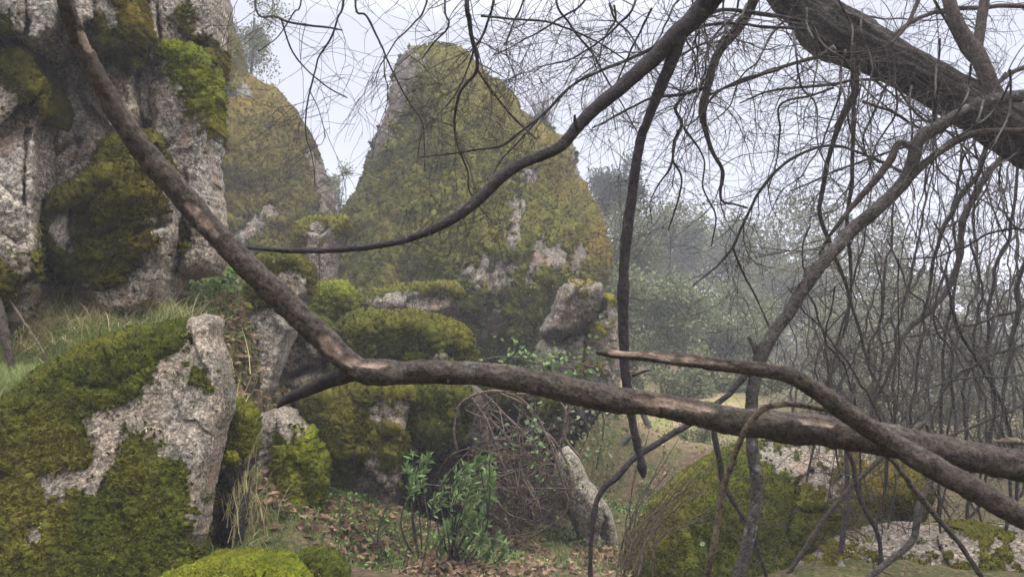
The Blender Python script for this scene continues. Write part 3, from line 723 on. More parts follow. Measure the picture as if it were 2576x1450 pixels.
def tube(P, rad, seg=6, disp=0.0, dfreq=8, seed=0, cap=True, along=.25, knots=0.0):
    """swept tube along P with radii rad"""
    P = np.asarray(P, float); n = len(P); rad = np.maximum(np.asarray(rad, float), 2e-4)
    T = unit(np.gradient(P, axis=0))
    ref = np.array([0, 1.0, 0]) if abs(T[0][1]) < .8 else np.array([1.0, 0, 0])
    S = unit(np.cross(T, ref)); B = np.cross(T, S)
    ang = np.arange(seg) * 2 * math.pi / seg
    ca, sa = np.cos(ang), np.sin(ang)
    R_ = np.repeat(rad[:, None], seg, 1)
    if disp or knots:
        s = np.concatenate([[0], np.cumsum(np.linalg.norm(np.diff(P, axis=0), axis=1))])
        rm = max(rad.mean(), 1e-3)
        Q = np.stack([np.repeat(s[:, None], seg, 1) / rm * along, np.tile(ca, (n, 1)) * 1.6 + seed, np.tile(sa, (n, 1)) * 1.6], -1).reshape(-1, 3)
        nz = .6 * fbm(Q * dfreq / 8, 4, seed, .6, ridged=True) + .5 * fbm(Q * .9, 3, seed + 5) + .45 * fbm(Q * 2.6, 3, seed + 6, .6)
        nz = nz - nz.mean()
        R_ = R_ * (1 + disp * nz.reshape(n, seg))
        if knots:
            kn = vnoise(np.stack([s / rm * .18, 0 * s, 0 * s + seed], 1), seed + 9)
            R_ = R_ * (1 + knots * np.maximum(kn, 0)[:, None] ** 2)
    V = P[:, None, :] + R_[..., None] * (S[:, None] * ca[None, :, None] + B[:, None] * sa[None, :, None])
    V = V.reshape(-1, 3)
    i = np.arange(n - 1)[:, None] * seg; j = np.arange(seg)[None]
    F = np.stack([i + j, i + (j + 1) % seg, i + seg + (j + 1) % seg, i + seg + j], -1).reshape(-1, 4)
    if cap:
        V = np.concatenate([V, [P[0], P[-1]]])
        F = np.concatenate([F, np.stack([(np.arange(seg) + 1) % seg, np.arange(seg), np.full(seg, n * seg), np.full(seg, n * seg)], -1),
                            np.stack([(n - 1) * seg + np.arange(seg), (n - 1) * seg + (np.arange(seg) + 1) % seg, np.full(seg, n * seg + 1), np.full(seg, n * seg + 1)], -1)])
        tri = F[-2 * seg:, :3]; F = F[:-2 * seg]
        return V, F, tri
    return V, F, np.zeros((0, 3), int)

def jt(tubes):
    """join tubes -> V, [F4, F3]"""
    V = []; F4 = []; F3 = []; o = 0
    for v, f, t in tubes:
        V.append(v); F4.append(f + o); F3.append(t + o); o += len(v)
    return np.concatenate(V), [np.concatenate(F4), np.concatenate(F3)]

def limb(pts, sp_px=8, wob=0.0, seed=0):
    """pts: (px, py, Y, width px) -> world path and radii, smooth"""
    A = np.asarray(pts, float)
    P = catmull(A, sp_px)
    if wob:
        q = np.stack([P[:, 0] / 60, P[:, 1] / 60, np.full(len(P), seed * 2.3)], 1)
        e = np.clip(np.minimum(np.arange(len(P)), np.arange(len(P))[::-1]) / 8, 0, 1)
        P[:, 0] += wob * fbm(q, 3, seed) * e; P[:, 1] += wob * fbm(q + 5, 3, seed + 1) * e
    W = at(P[:, 0], P[:, 1], P[:, 2])
    return W, P[:, 3] * .5 * P[:, 2] / FPX

def grow(path, rad, r, n, length, depth=2, bias=(0, 0, -.25), spread=1.0, flat=.45, seg=4, t0=.1, t1=1.0, minr=.0007, curl=.35, rk=.45, tubes=None, sub=4):
    """random wiggly twigs leaving a branch, recursive"""
    if tubes is None: tubes = []
    N = len(path)
    bias = np.asarray(bias, float)
    for k in range(n):
        u = r.uniform(t0, t1) if n > 1 else 1.0
        i = min(N - 2, max(1, int(u * (N - 1))))
        T = unit(path[i + 1] - path[i - 1]); p = path[i].copy()
        d = unit(T * r.uniform(.2, .9) + r.normal(size=3) * np.array([1, flat, 1]) * .75 * spread + bias)
        L = length * r.uniform(.4, 1.25) * (1 - .35 * u)
        m = max(5, int(L / .035)); m = min(m, 16); st = L / m
        pts = [p]; cur = r.normal(size=3) * curl * .22
        for q in range(m):
            if r.random() < .25: cur = r.normal(size=3) * curl * .30
            d = unit(d + cur * np.array([1, flat, 1]) + r.normal(size=3) * .10 + bias * .08)
            p = p + d * st; pts.append(p)
        pts = np.array(pts)
        r0 = max(minr, min(rad[i] * rk * r.uniform(.6, 1.1), rad[i] * .8))
        rr = np.linspace(r0, max(minr * .6, r0 * .35), len(pts))
        tubes.append(tube(pts, rr, seg, cap=False))
        if depth > 1:
            grow(pts, rr, r, max(1, int(sub * r.uniform(.5, 1.4))), length * .55, depth - 1, bias, spread, flat, 3, .15, 1.0, minr, curl, .7, tubes, sub)
    return tubes

def place_attr(V, zones):
    """bare wood patches: zones (px, py, Y, rx px, ry px, angle)"""
    bare = np.zeros(len(V))
    rel = V - CAM
    fw = rel[:, 1] * CP + rel[:, 2] * SP; up = -rel[:, 1] * SP + rel[:, 2] * CP
    px = 1288 + FPX * rel[:, 0] / fw; py = 725 - FPX * up / fw
    nz = fbm(V * 60, 3, 3)
    for zx, zy, rx, ry, an in zones:
        c, s = math.cos(R(an)), math.sin(R(an))
        a = ((px - zx) * c + (py - zy) * s) / rx; bb = (-(px - zx) * s + (py - zy) * c) / ry
        bare = np.maximum(bare, smooth(1.15 - a * a - bb * bb + .5 * nz, 0, .35))
    return bare

def wood(name, pts, mat, parent, seg=20, disp=.10, dfreq=8, seed=0, sp=7, wob=0, zones=(), knots=.12, along=.6):
    W, rr = limb(pts, sp * .6, wob if wob else 3, seed)
    V, F, T3 = tube(W, rr * .88, int(seg * 1.4), disp * 1.6, dfreq, seed, True, along, knots)
    bare = place_attr(V, zones) if zones else np.zeros(len(V))
    if zones:
        nn = vnormals(V, F); V = V - nn * (bare * rr.mean() * .16)[:, None]
    mesh_obj(name, V, [F, T3], mat, parent, {'bare': bare})
    return W, rr

# ---- foreground broken branch
root = empty('fallen_branch', at(1750, 1040, 1.55), 'thick broken forked bare branch lying across the foreground', 'branch')
Wf1, rf1 = wood('limb', [(158, -20, 1.35, 40), (175, 40, 1.37, 46), (205, 110, 1.4, 50), (240, 185, 1.42, 50), (290, 275, 1.45, 58), (358, 372, 1.48, 62), (440, 470, 1.5, 64), (530, 572, 1.52, 66), (620, 668, 1.53, 68), (715, 755, 1.54, 70), (800, 838, 1.55, 68), (868, 902, 1.56, 62), (925, 935, 1.56, 50), (980, 945, 1.56, 40)],
     M['bark'], root, 22, .13, 9, 3, zones=[(505, 545, 62, 15, 48), (830, 870, 40, 22, 45), (890, 912, 60, 14, 20), (215, 100, 34, 14, 62)], knots=.2)
Wf2, rf2 = wood('limb', [(880, 925, 1.56, 40), (930, 935, 1.56, 62), (1000, 938, 1.56, 62), (1100, 935, 1.56, 62), (1220, 942, 1.56, 66), (1350, 962, 1.55, 68), (1480, 990, 1.55, 76), (1560, 1006, 1.55, 76), (1640, 1015, 1.55, 70), (1760, 1042, 1.55, 72), (1900, 1066, 1.55, 80), (2050, 1082, 1.55, 86), (2200, 1102, 1.55, 82), (2350, 1128, 1.55, 82), (2500, 1160, 1.55, 86), (2720, 1205, 1.55, 88), (3100, 1330, 1.6, 86), (3600, 1520, 1.7, 80), (4200, 1900, 1.8, 70), (4700, 2500, 1.85, 60)],
     M['bark'], root, 22, .13, 9, 5, zones=[(1690, 1014, 105, 11, 9), (1640, 1020, 26, 15, 60), (930, 915, 45, 9, 0), (2050, 1060, 45, 10, 10)], knots=.25)
wood('stub', [(930, 930, 1.56, 40), (880, 938, 1.57, 50), (825, 958, 1.6, 40), (765, 984, 1.62, 34), (720, 1004, 1.64, 26), (698, 1024, 1.66, 8)], M['bark_dark'], root, 16, .12, 8, 7)
Wf3, rf3 = wood('limb', [(1500, 886, 1.42, 10), (1530, 888, 1.42, 24), (1580, 892, 1.42, 28), (1680, 902, 1.42, 32), (1790, 914, 1.42, 36), (1900, 926, 1.42, 42), (1990, 946, 1.42, 44), (2065, 990, 1.42, 46), (2150, 1052, 1.43, 54), (2235, 1106, 1.45, 58), (2340, 1168, 1.43, 60), (2450, 1230, 1.41, 62), (2620, 1322, 1.4, 62), (2900, 1400, 1.42, 60), (3300, 1440, 1.55, 56)],
     M['bark'], root, 20, .13, 9, 9, zones=[(1720, 902, 110, 8, 6), (1620, 890, 60, 7, 5), (1570, 885, 40, 9, 0)], knots=.2)
wood('bracket_fungus', [(2504, 1110, 1.5, 4), (2530, 1108, 1.5, 16), (2560, 1110, 1.5, 18), (2590, 1114, 1.5, 10)], M['vine'], root, 10, .1, 8, 11)

def spurs(W, rr, parent, n, seed, L=.035):
    V, F = jt(grow(W, rr, np.random.default_rng(seed), n, L, 1, (0, 0, 0), 1.6, 1.0, 7, .05, .95, .003, .4, .28))
    mesh_obj('broken_spurs', V, F, M['bark'], parent, {'bare': np.zeros(len(V))})
# ---- hanging dark branch
spurs(Wf1, rf1, root, 9, 1); spurs(Wf2, rf2, root, 12, 2); spurs(Wf3, rf3, root, 7, 3)
root = empty('hanging_branch', at(1760, 30, 2.1), 'dark forked branch hanging down blurred across the spire', 'branch')
Wa, ra = wood('limb', [(585, 622, 1.95, 8), (700, 628, 1.95, 15), (800, 630, 1.96, 16), (950, 618, 1.98, 18), (1050, 592, 2.0, 21), (1120, 560, 2.0, 25), (1200, 505, 2.02, 30), (1262, 443, 2.03, 33), (1320, 408, 2.04, 30), (1400, 374, 2.05, 33), (1446, 328, 2.06, 35), (1500, 272, 2.07, 40), (1570, 212, 2.08, 42), (1640, 150, 2.1, 47), (1700, 90, 2.1, 50), (1762, 30, 2.1, 53), (1840, -70, 2.1, 57), (2020, -260, 2.5, 64), (2300, -330, 3.1, 72), (2650, -120, 3.7, 84), (2850, 380, 3.9, 90)],
     M['bark_dark'], root, 16, .10, 8, 13, knots=.3)
wood('knot', [(1452, 322, 2.04, 13), (1447, 305, 2.03, 11), (1446, 288, 2.02, 5)], M['bark_dark'], root, 10, .2, 8, 12)
wood('limb', [(1712, 90, 2.1, 38), (1682, 175, 2.12, 33), (1652, 240, 2.13, 28), (1626, 310, 2.14, 25), (1610, 350, 2.15, 28), (1595, 450, 2.15, 28), (1581, 560, 2.15, 30), (1570, 660, 2.15, 28), (1568, 780, 2.15, 28), (1571, 900, 2.15, 28), (1579, 980, 2.15, 25), (1592, 1060, 2.15, 21), (1604, 1118, 2.15, 20), (1611, 1148, 2.15, 16), (1615, 1172, 2.15, 28), (1619, 1200, 2.15, 11)],
     M['bark_dark'], root, 16, .10, 8, 15, knots=.3)
wood('side_shoot', [(1590, 945, 2.2, 8), (1615, 935, 2.2, 8), (1640, 930, 2.2, 3)], M['bark_dark'], root, 8, .1)
V, F = jt(grow(Wa[:140], ra[:140] * .4, np.random.default_rng(5), 14, .22, 2, (0, 0, -.3)))
mesh_obj('twigs', V, F, M['twig'], root, {'bare': np.zeros(len(V))})

# ---- leaning tree, upper right
root = empty('leaning_tree', at(2700, 420, 3.9), 'big leaning bare tree with furrowed trunk crossing the upper right sky', 'tree')
wood('trunk', [(700, -700, 4.2, 24), (1100, -650, 4.3, 40), (1450, -520, 4.4, 56), (1700, -330, 4.4, 70), (1860, -140, 4.3, 84), (1940, -60, 4.3, 100), (2020, 10, 4.25, 118), (2085, 70, 4.2, 150), (2150, 102, 4.15, 140), (2240, 150, 4.1, 116), (2330, 200, 4.0, 112), (2420, 250, 3.95, 116), (2510, 305, 3.9, 128), (2600, 350, 3.9, 142), (2720, 410, 3.9, 160), (2860, 500, 3.9, 180), (3080, 720, 3.95, 200), (3180, 1100, 4.0, 220), (3210, 1700, 4.0, 260)],
     M['bark_trunk'], root, 64, .20, 22, 21, sp=5, knots=.1, along=.10)
LT = [  # px, py, width: main limbs traced from the tree's silhouette
 [(644, 0, 7), (700, 43, 8), (760, 60, 8), (830, 70, 7), (861, 76, 5)], [(706, 45, 6), (722, 95, 6), (742, 140, 6), (775, 180, 5), (830, 222, 5), (874, 246, 4)],
 [(868, -20, 8), (850, 45, 7), (833, 95, 7), (800, 150, 6), (780, 228, 6), (768, 300, 5), (772, 350, 4), (790, 410, 3), (792, 470, 2)], [(780, 230, 4), (800, 270, 3), (812, 310, 3), (820, 348, 2)],
 [(895, -10, 8), (922, 40, 8), (962, 118, 7), (987, 182, 6), (1024, 250, 6), (1060, 300, 5), (1068, 350, 4), (1068, 430, 3)], [(966, 140, 5), (968, 190, 4), (976, 216, 3), (972, 270, 3), (950, 330, 2), (935, 400, 2)],
 [(1178, -20, 18), (1181, 50, 17), (1185, 100, 15), (1199, 172, 13), (1160, 225, 10), (1148, 260, 10), (1144, 318, 9), (1150, 360, 8), (1174, 425, 6), (1185, 490, 5), (1240, 560, 3)],
 [(1242, -20, 10), (1232, 40, 9), (1214, 88, 9), (1192, 126, 9), (1178, 168, 6), (1144, 240, 5), (1100, 290, 4)], [(1199, 172, 9), (1230, 220, 8), (1270, 270, 8), (1312, 315, 7), (1350, 350, 5)],
 [(1300, 340, 8), (1262, 366, 8), (1200, 376, 7), (1144, 386, 6), (1054, 395, 5)], [(1144, 318, 5), (1110, 306, 4), (1088, 300, 3), (1060, 345, 3), (1050, 400, 2)],
 [(1720, 60, 14), (1650, 115, 13), (1588, 147, 12), (1508, 180, 11), (1438, 217, 10), (1363, 290, 9), (1290, 345, 7)], [(1363, 290, 7), (1310, 350, 6), (1262, 400, 5), (1240, 440, 3)],
 [(1400, -20, 9), (1438, 65, 8), (1488, 130, 7), (1528, 200, 6), (1568, 270, 5), (1608, 340, 4)], [(1210, 40, 8), (1290, 47, 8), (1373, 55, 7), (1440, 76, 7), (1513, 112, 6), (1570, 148, 5)],
 [(1920, -30, 30), (1880, 30, 28), (1838, 92, 26), (1800, 145, 24), (1780, 215, 22), (1768, 280, 20), (1780, 348, 16), (1798, 393, 14), (1817, 432, 13), (1813, 500, 10), (1845, 512, 8), (1880, 522, 7)],
 [(1778, 218, 13), (1718, 235, 13), (1638, 246, 9), (1568, 282, 8), (1490, 322, 5)], [(1725, 236, 11), (1698, 272, 12), (1714, 310, 12), (1698, 352, 10), (1688, 415, 8), (1658, 460, 6), (1636, 505, 4), (1640, 560, 3)],
 [(1714, 312, 9), (1740, 350, 8), (1770, 400, 6), (1768, 470, 6), (1800, 545, 6), (1790, 620, 4)], [(1690, 400, 8), (1715, 450, 7), (1702, 520, 6), (1680, 580, 4)],
 [(1960, 175, 11), (1910, 188, 11), (1863, 200, 10), (1800, 240, 9), (1750, 300, 6), (1700, 330, 4)], [(1740, 60, 16), (1808, 27, 14), (1880, 30, 14), (1960, 42, 14), (2050, 60, 14)], [(1740, 72, 14), (1820, 58, 11), (1932, 68, 10), (2040, 75, 12)],
 [(2100, 120, 20), (2067, 140, 16), (2000, 160, 13), (1930, 184, 12), (1840, 215, 9), (1760, 250, 6)], [(2215, 200, 11), (2150, 202, 11), (2097, 212, 11), (2002, 222, 10), (1932, 232, 8), (1860, 260, 5)],
 [(2098, 220, 9), (2040, 240, 8), (1962, 262, 8), (1962, 330, 7), (1955, 400, 5), (1935, 470, 4)],
 [(2145, 110, 16), (2148, 200, 16), (2148, 280, 15), (2146, 360, 14), (2144, 450, 14), (2132, 550, 12), (2138, 640, 12), (2140, 740, 9), (2120, 850, 7)],
 [(2160, 110, 20), (2150, 230, 20), (2132, 272, 19), (2098, 350, 18), (2074, 450, 17), (2062, 530, 15), (2086, 610, 15), (2120, 690, 13), (2150, 790, 10), (2180, 900, 8)],
 [(2150, 132, 14), (2232, 97, 14), (2312, 46, 15), (2382, 25, 16), (2480, 18, 16), (2600, 14, 16)], [(2240, 112, 12), (2282, 60, 14), (2315, -10, 16)],
 [(2510, 260, 50), (2480, 185, 44), (2450, 125, 42), (2415, 70, 36), (2390, 10, 34), (2375, -50, 34)], [(2455, 135, 30), (2468, 60, 26), (2480, -20, 26)],
 [(2480, 240, 16), (2532, 190, 16), (2600, 160, 18)], [(2390, 230, 10), (2330, 180, 9), (2260, 160, 7)], [(2350, 0, 10), (2390, 70, 10), (2430, 140, 10), (2470, 180, 9)],
 [(2250, 210, 8), (2310, 290, 8), (2380, 330, 7), (2460, 400, 6)], [(2170, 255, 10), (2240, 280, 10), (2290, 310, 8), (2350, 340, 7)], [(2300, 360, 9), (2240, 380, 8), (2130, 420, 8), (2060, 450, 7), (1990, 480, 4)],
 [(2290, 440, 9), (2220, 410, 10), (2147, 378, 10), (2082, 366, 10), (1998, 395, 11), (1930, 456, 10), (1888, 525, 10), (1843, 622, 10), (1800, 670, 7), (1740, 720, 4)],
 [(1843, 622, 7), (1870, 690, 7), (1905, 755, 6), (1938, 830, 4)], [(1600, 0, 9), (1560, 60, 8), (1500, 110, 7), (1430, 150, 6), (1350, 170, 4)], [(1480, -20, 8), (1400, 50, 7), (1320, 100, 5), (1240, 140, 4)],
 [(1080, -20, 7), (1040, 60, 6), (1000, 100, 5), (960, 160, 4), (940, 210, 3)], [(1320, -20, 7), (1290, 60, 6), (1275, 130, 4), (1300, 200, 3)], [(760, -20, 6), (740, 30, 5), (700, 90, 4), (650, 130, 3)],
 [(1120, -10, 8), (1130, 60, 7), (1090, 110, 6), (1060, 150, 4)], [(1640, 20, 9), (1600, 100, 7), (1560, 190, 6), (1540, 250, 4), (1550, 330, 3)],
]
rT = np.random.default_rng(12)
for k, gl in enumerate(LT):
    right = gl[0][0] > 1900
    y0 = rT.uniform(2.7, 3.9) if not right else rT.uniform(3.6, 4.2)
    pts = [(a, b_, y0 + .05 * i, w_ * (.95 if w_ > 18 else .72)) for i, (a, b_, w_) in enumerate(gl)]
    t_in = .03
    if gl[0][1] <= 0 and gl[0][0] < 1950:      # carry the limb up to the crown trunk above the picture
        x0_ = gl[0][0]; tx = max(x0_, 720) + 60
        ty = float(np.interp(tx, [700, 1100, 1450, 1700, 1860, 1940, 2020], [-700, -650, -520, -330, -140, -60, 10]))
        pts = [(tx, ty, 4.3, pts[0][3] * 1.4), ((tx + x0_) / 2 + 10, ty * .55 - 10, (4.3 + y0) / 2, pts[0][3] * 1.2)] + pts
        dd = [math.hypot(pts[i + 1][0] - pts[i][0], pts[i + 1][1] - pts[i][1]) for i in range(len(pts) - 1)]
        t_in = min(.8, (dd[0] + dd[1]) / sum(dd) * .85)
    W, rr = limb(pts, 9, 4, k)
    V, F, T3 = tube(W, rr, 9, .15, 8, k, True, .25, .2)
    br = mesh_obj('limb', V, [F, T3], M['bark_dark' if not right else 'bark'], root, {'bare': np.zeros(len(V))})
    Ltot = np.linalg.norm(np.diff(W, axis=0), axis=1).sum()
    cx = np.mean([q[0] for q in gl])
    dens = 8 if cx < 1050 else (9 if cx < 1350 else 13)
    tb = grow(W, np.minimum(np.maximum(rr * .7, .0022), .006), rT, max(3, int(Ltot * (1 - t_in) * dens)), .62, 3 if cx > 1050 else 2, (-.12, 0, -.2), 1.0, .4, 3, t_in, 1.0, .0014, .34, .7, None, 3)
    V, F = jt(tb)
    tw = mesh_obj('twigs', V, F, M['twig'], br, {'bare': np.zeros(len(V))})

# long drooping shoots from the trunk and its crown
rS = np.random.default_rng(31)
for k in range(42):
    x = rS.uniform(1500, 2640); y = rS.uniform(-60, 60) if x < 1950 else (x - 1950) * .5 + rS.uniform(-120, 60)
    L = rS.uniform(260, 620) * (1.0 if x > 1900 else .8); Y0 = rS.uniform(2.9, 4.6); n = 8; a = rS.uniform(1.2, 2.3)
    pts = []; 
    for i in range(n):
        t = i / (n - 1); pts.append((x, y, Y0 + .1 * rS.normal(), 6.5 - 4 * t)); a += rS.normal() * .28 + .05 * (1.6 - a)
        x += math.cos(a) * L / n; y += math.sin(a) * L / n
    W, rr = limb(pts, 10, 9, k); V, F, T3 = tube(W, rr, 5, .1)
    br = mesh_obj('hanging_shoot', V, [F, T3], M[['twig', 'bark', 'bark_grey'][k % 3]], root, {'bare': np.zeros(len(V))})
    V, F = jt(grow(W, np.maximum(rr, .003), rS, 8, .42, 2, (-.05, 0, -.2), 1.0, .4, 3, .05, 1.0, .0014, .34, .6, None, 3))
    mesh_obj('twigs', V, F, M['twig'], br, {'bare': np.zeros(len(V))})

# ---- slender lichen tree
root = empty('lichen_tree', at(1850, 1470, 3.0), 'slender bent tree spotted with pale lichen rising behind the fallen branch', 'tree')
Wl, rl = wood('trunk', [(2680, 226, 3.3, 34), (2576, 240, 3.2, 34), (2507, 246, 3.15, 32), (2442, 272, 3.1, 32), (2362, 318, 3.1, 34), (2314, 350, 3.1, 34), (2297, 400, 3.1, 34), (2272, 460, 3.1, 36), (2212, 520, 3.05, 36), (2142, 580, 3.05, 36), (2082, 645, 3.0, 36), (2022, 725, 3.0, 36), (1980, 790, 3.0, 34), (1945, 840, 3.0, 34), (1915, 890, 3.0, 36), (1897, 960, 3.0, 34), (1890, 1040, 3.0, 33), (1893, 1130, 3.0, 33), (1902, 1200, 3.0, 30), (1898, 1280, 3.0, 30), (1880, 1370, 3.0, 32), (1848, 1500, 3.0, 40)],
     M['bark_grey'], root, 20, .12, 9, 31, wob=4, knots=.15)
wood('branch_stub', [(1912, 905, 3.0, 26), (1898, 870, 3.0, 18), (1882, 846, 3.0, 8)], M['bark_grey'], root, 12, .1)
wood('limb', [(1886, 930, 3.0, 20), (1850, 968, 2.98, 18), (1823, 1000, 2.96, 16), (1738, 1062, 2.9, 17), (1658, 1112, 2.88, 17), (1598, 1150, 2.86, 16), (1553, 1195, 2.85, 16), (1508, 1243, 2.85, 15), (1492, 1300, 2.85, 14), (1488, 1375, 2.85, 12), (1485, 1480, 2.85, 11)], M['bark_dark'], root, 12, .12, 8, 33, wob=3, knots=.2)
wood('limb', [(2300, 372, 3.1, 20), (2262, 360, 3.1, 18), (2240, 400, 3.1, 22), (2180, 480, 3.1, 18), (2110, 560, 3.12, 12), (2060, 640, 3.15, 8)], M['bark'], root, 12, .12, 8, 34, wob=3)
wood('limb', [(2600, 330, 3.2, 18), (2500, 330, 3.2, 18), (2410, 350, 3.2, 22), (2340, 400, 3.15, 20), (2290, 450, 3.1, 16)], M['bark'], root, 12, .12, 8, 35)
V, F = jt(grow(Wl, rl * .25, np.random.default_rng(15), 26, .5, 3, (0, 0, -.05), minr=.0011))
mesh_obj('twigs', V, F, M['twig'], root, {'bare': np.zeros(len(V))})

# ---- separate stems
def stem(name, label, cat, pts, mat, seg=10, tw=0, tl=.3, seed=0, base=-1, group=None, wob=4, depth=2, minr=.001):
    q = pts[base]
    rt = empty(name, at(q[0], q[1], q[2]), label, cat, group)
    W, rr = limb(pts, 9, wob, seed)
    if group:                                   # carry the foot of a sapling down into the ground
        b_ = W[-1]; gz = float(ground_z(b_[0], b_[1])) - .05
        if b_[2] > gz:
            k_ = max(2, int((b_[2] - gz) / .05)); t_ = (np.arange(1, k_ + 1) / k_)[:, None]
            r_ = np.random.default_rng(seed + 7); o_ = r_.normal() * .3; W = np.concatenate([W, b_ + t_ * np.array([0, .1, gz - b_[2]]) + np.array([1, .3, 0]) * o_ * t_ ** 1.5 + np.array([1, 0, 0]) * .05 * np.sin(t_ * 7 + o_ * 9) * t_]); rr = np.concatenate([rr, np.full(k_, rr[-1] * .95)])
    V, F, T3 = tube(W, rr, seg, .12, 8, seed, True, .25, .25)
    mesh_obj('stem', V, [F, T3], M[mat], rt, {'bare': np.zeros(len(V))})
    if tw:
        V, F = jt(grow(W, np.maximum(rr * .6, .002), np.random.default_rng(seed + 100), tw, tl, depth, (0, 0, -.05), minr=minr))
        mesh_obj('twigs', V, F, M['twig'], rt, {'bare': np.zeros(len(V))})
    return rt
stem('climbing_vine', 'smooth tan vine looping over the fallen branch and down', 'vine', [(2100, 1040, 1.5, 8), (2060, 1024, 1.46, 13), (1990, 1016, 1.44, 15), (1930, 1025, 1.44, 16), (1903, 1044, 1.45, 16), (1873, 1085, 1.47, 15), (1843, 1155, 1.5, 16), (1820, 1225, 1.52, 15), (1805, 1310, 1.54, 17), (1792, 1385, 1.56, 15), (1772, 1480, 1.6, 15)], 'vine', 10, seed=41)
stem('sapling', 'thin dark stem curving down just right of the tan vine', 'sapling', [(1793, 1040, 3.4, 13), (1798, 1100, 3.4, 15), (1812, 1170, 3.4, 16), (1820, 1215, 3.4, 14), (1862, 1290, 3.4, 12), (1900, 1360, 3.4, 10), (1938, 1480, 3.4, 9)], 'bark_dark', seed=42)
stem('sapling', 'blurred slanting stem under the fallen branch, nearest of the lower right stems', 'sapling', [(2200, 1110, 1.9, 12), (2245, 1160, 1.9, 13), (2285, 1205, 1.9, 14), (2332, 1272, 1.9, 14), (2397, 1345, 1.9, 13), (2462, 1440, 1.9, 12), (2500, 1500, 1.9, 12)], 'bark', seed=43)
stem('sapling', 'zigzag dark sapling standing before the mossy lower right boulder', 'sapling', [(2100, 1010, 3.6, 8), (2122, 1110, 3.6, 11), (2147, 1170, 3.6, 11), (2164, 1260, 3.6, 11), (2212, 1355, 3.6, 10), (2210, 1480, 3.6, 10)], 'bark_dark', tw=14, seed=44)
stem('sapling', 'bare sapling leaning left across the mossy lower right boulder', 'sapling', [(2330, 1060, 3.7, 10), (2270, 1110, 3.7, 11), (2212, 1156, 3.7, 12), (2132, 1232, 3.7, 11), (2072, 1307, 3.7, 10), (2007, 1405, 3.7, 11), (1962, 1470, 3.7, 12)], 'bark', tw=12, seed=45)
stem('sapling', 'straight lichen dotted sapling left of the leaning one at lower right', 'sapling', [(2150, 960, 3.8, 8), (2130, 1110, 3.8, 10), (2132, 1250, 3.8, 12), (2118, 1380, 3.8, 13), (2110, 1480, 3.8, 14)], 'bark_grey', tw=10, seed=46)
stem('sapling', 'forked grey sapling in front of the pale corner slab', 'sapling', [(2330, 1060, 3.4, 10), (2350, 1160, 3.4, 12), (2312, 1280, 3.4, 16), (2296, 1360, 3.4, 16), (2240, 1410, 3.4, 14), (2160, 1470, 3.4, 12)], 'bark_grey', tw=12, seed=47)
# thicket on the right
TH = [  # px path
 [(2600, 330, 22), (2517, 405, 24), (2457, 480, 24), (2432, 550, 22), (2407, 645, 22), (2387, 725, 20), (2340, 780, 18), (2302, 815, 17), (2252, 890, 17), (2222, 960, 15), (2192, 1045, 14), (2170, 1150, 12)],
 [(2380, 690, 12), (2398, 770, 13), (2412, 825, 14), (2462, 915, 13), (2497, 965, 12), (2530, 1040, 12), (2560, 1180, 12)], [(2640, 850, 14), (2576, 866, 15), (2482, 890, 15), (2422, 940, 14), (2360, 1000, 12), (2300, 1060, 12), (2230, 1150, 12)],
 [(2640, 990, 14), (2576, 1015, 14), (2522, 1040, 14), (2432, 1075, 13), (2372, 1118, 12), (2300, 1190, 12)], [(2470, 300, 16), (2472, 420, 18), (2420, 500, 18), (2380, 560, 16), (2350, 660, 14), (2330, 760, 12), (2310, 900, 12), (2290, 1100, 12)],
 [(2560, 420, 12), (2540, 560, 14), (2500, 700, 14), (2480, 850, 13), (2500, 1000, 12), (2480, 1200, 12)], [(2600, 560, 16), (2566, 700, 16), (2550, 850, 16), (2520, 1000, 14), (2540, 1200, 14)],
 [(2250, 480, 9), (2240, 600, 10), (2225, 740, 12), (2215, 900, 12), (2190, 1060, 12)], [(2330, 420, 9), (2318, 560, 10), (2290, 700, 12), (2260, 820, 12), (2250, 1000, 12), (2255, 1150, 12)],
 [(2420, 380, 10), (2400, 520, 11), (2410, 700, 12), (2380, 860, 12), (2362, 1040, 14), (2365, 1200, 14), (2350, 1460, 14)], [(2180, 560, 8), (2160, 680, 9), (2120, 790, 10), (2100, 900, 10), (2060, 1050, 10)],
 [(2040, 560, 8), (2020, 660, 8), (2060, 800, 9), (2080, 920, 9), (2100, 1080, 9)], [(2640, 700, 12), (2560, 780, 12), (2480, 800, 10), (2380, 830, 9), (2280, 850, 7), (2150, 890, 4)], [(2640, 560, 10), (2500, 590, 9), (2380, 640, 8), (2260, 650, 5)],
 [(2640, 930, 9), (2500, 950, 9), (2400, 960, 8), (2300, 990, 6), (2200, 1000, 4)], [(1980, 720, 6), (2040, 800, 8), (2110, 880, 9), (2180, 980, 9), (2230, 1100, 9)], [(2230, 600, 8), (2290, 720, 9), (2350, 800, 9), (2420, 880, 10), (2480, 1000, 10)],
 [(2440, 600, 10), (2470, 740, 10), (2450, 880, 12), (2420, 1010, 12), (2440, 1200, 14), (2430, 1460, 14)], [(2540, 1080, 10), (2560, 1250, 12), (2540, 1460, 14)], [(2500, 420, 8), (2450, 560, 8), (2460, 700, 9), (2400, 900, 9), (2330, 1100, 10)],
 [(2620, 420, 12), (2590, 600, 12), (2610, 800, 12), (2580, 1000, 12), (2600, 1200, 12)], [(2100, 720, 7), (2080, 860, 8), (2140, 960, 9), (2160, 1100, 9)], [(2200, 640, 7), (2220, 780, 8), (2180, 900, 9), (2240, 1030, 9), (2250, 1120, 9)],
 [(2350, 560, 8), (2390, 640, 8), (2350, 800, 9), (2400, 920, 9), (2380, 1100, 10)],
]
rH = np.random.default_rng(77)
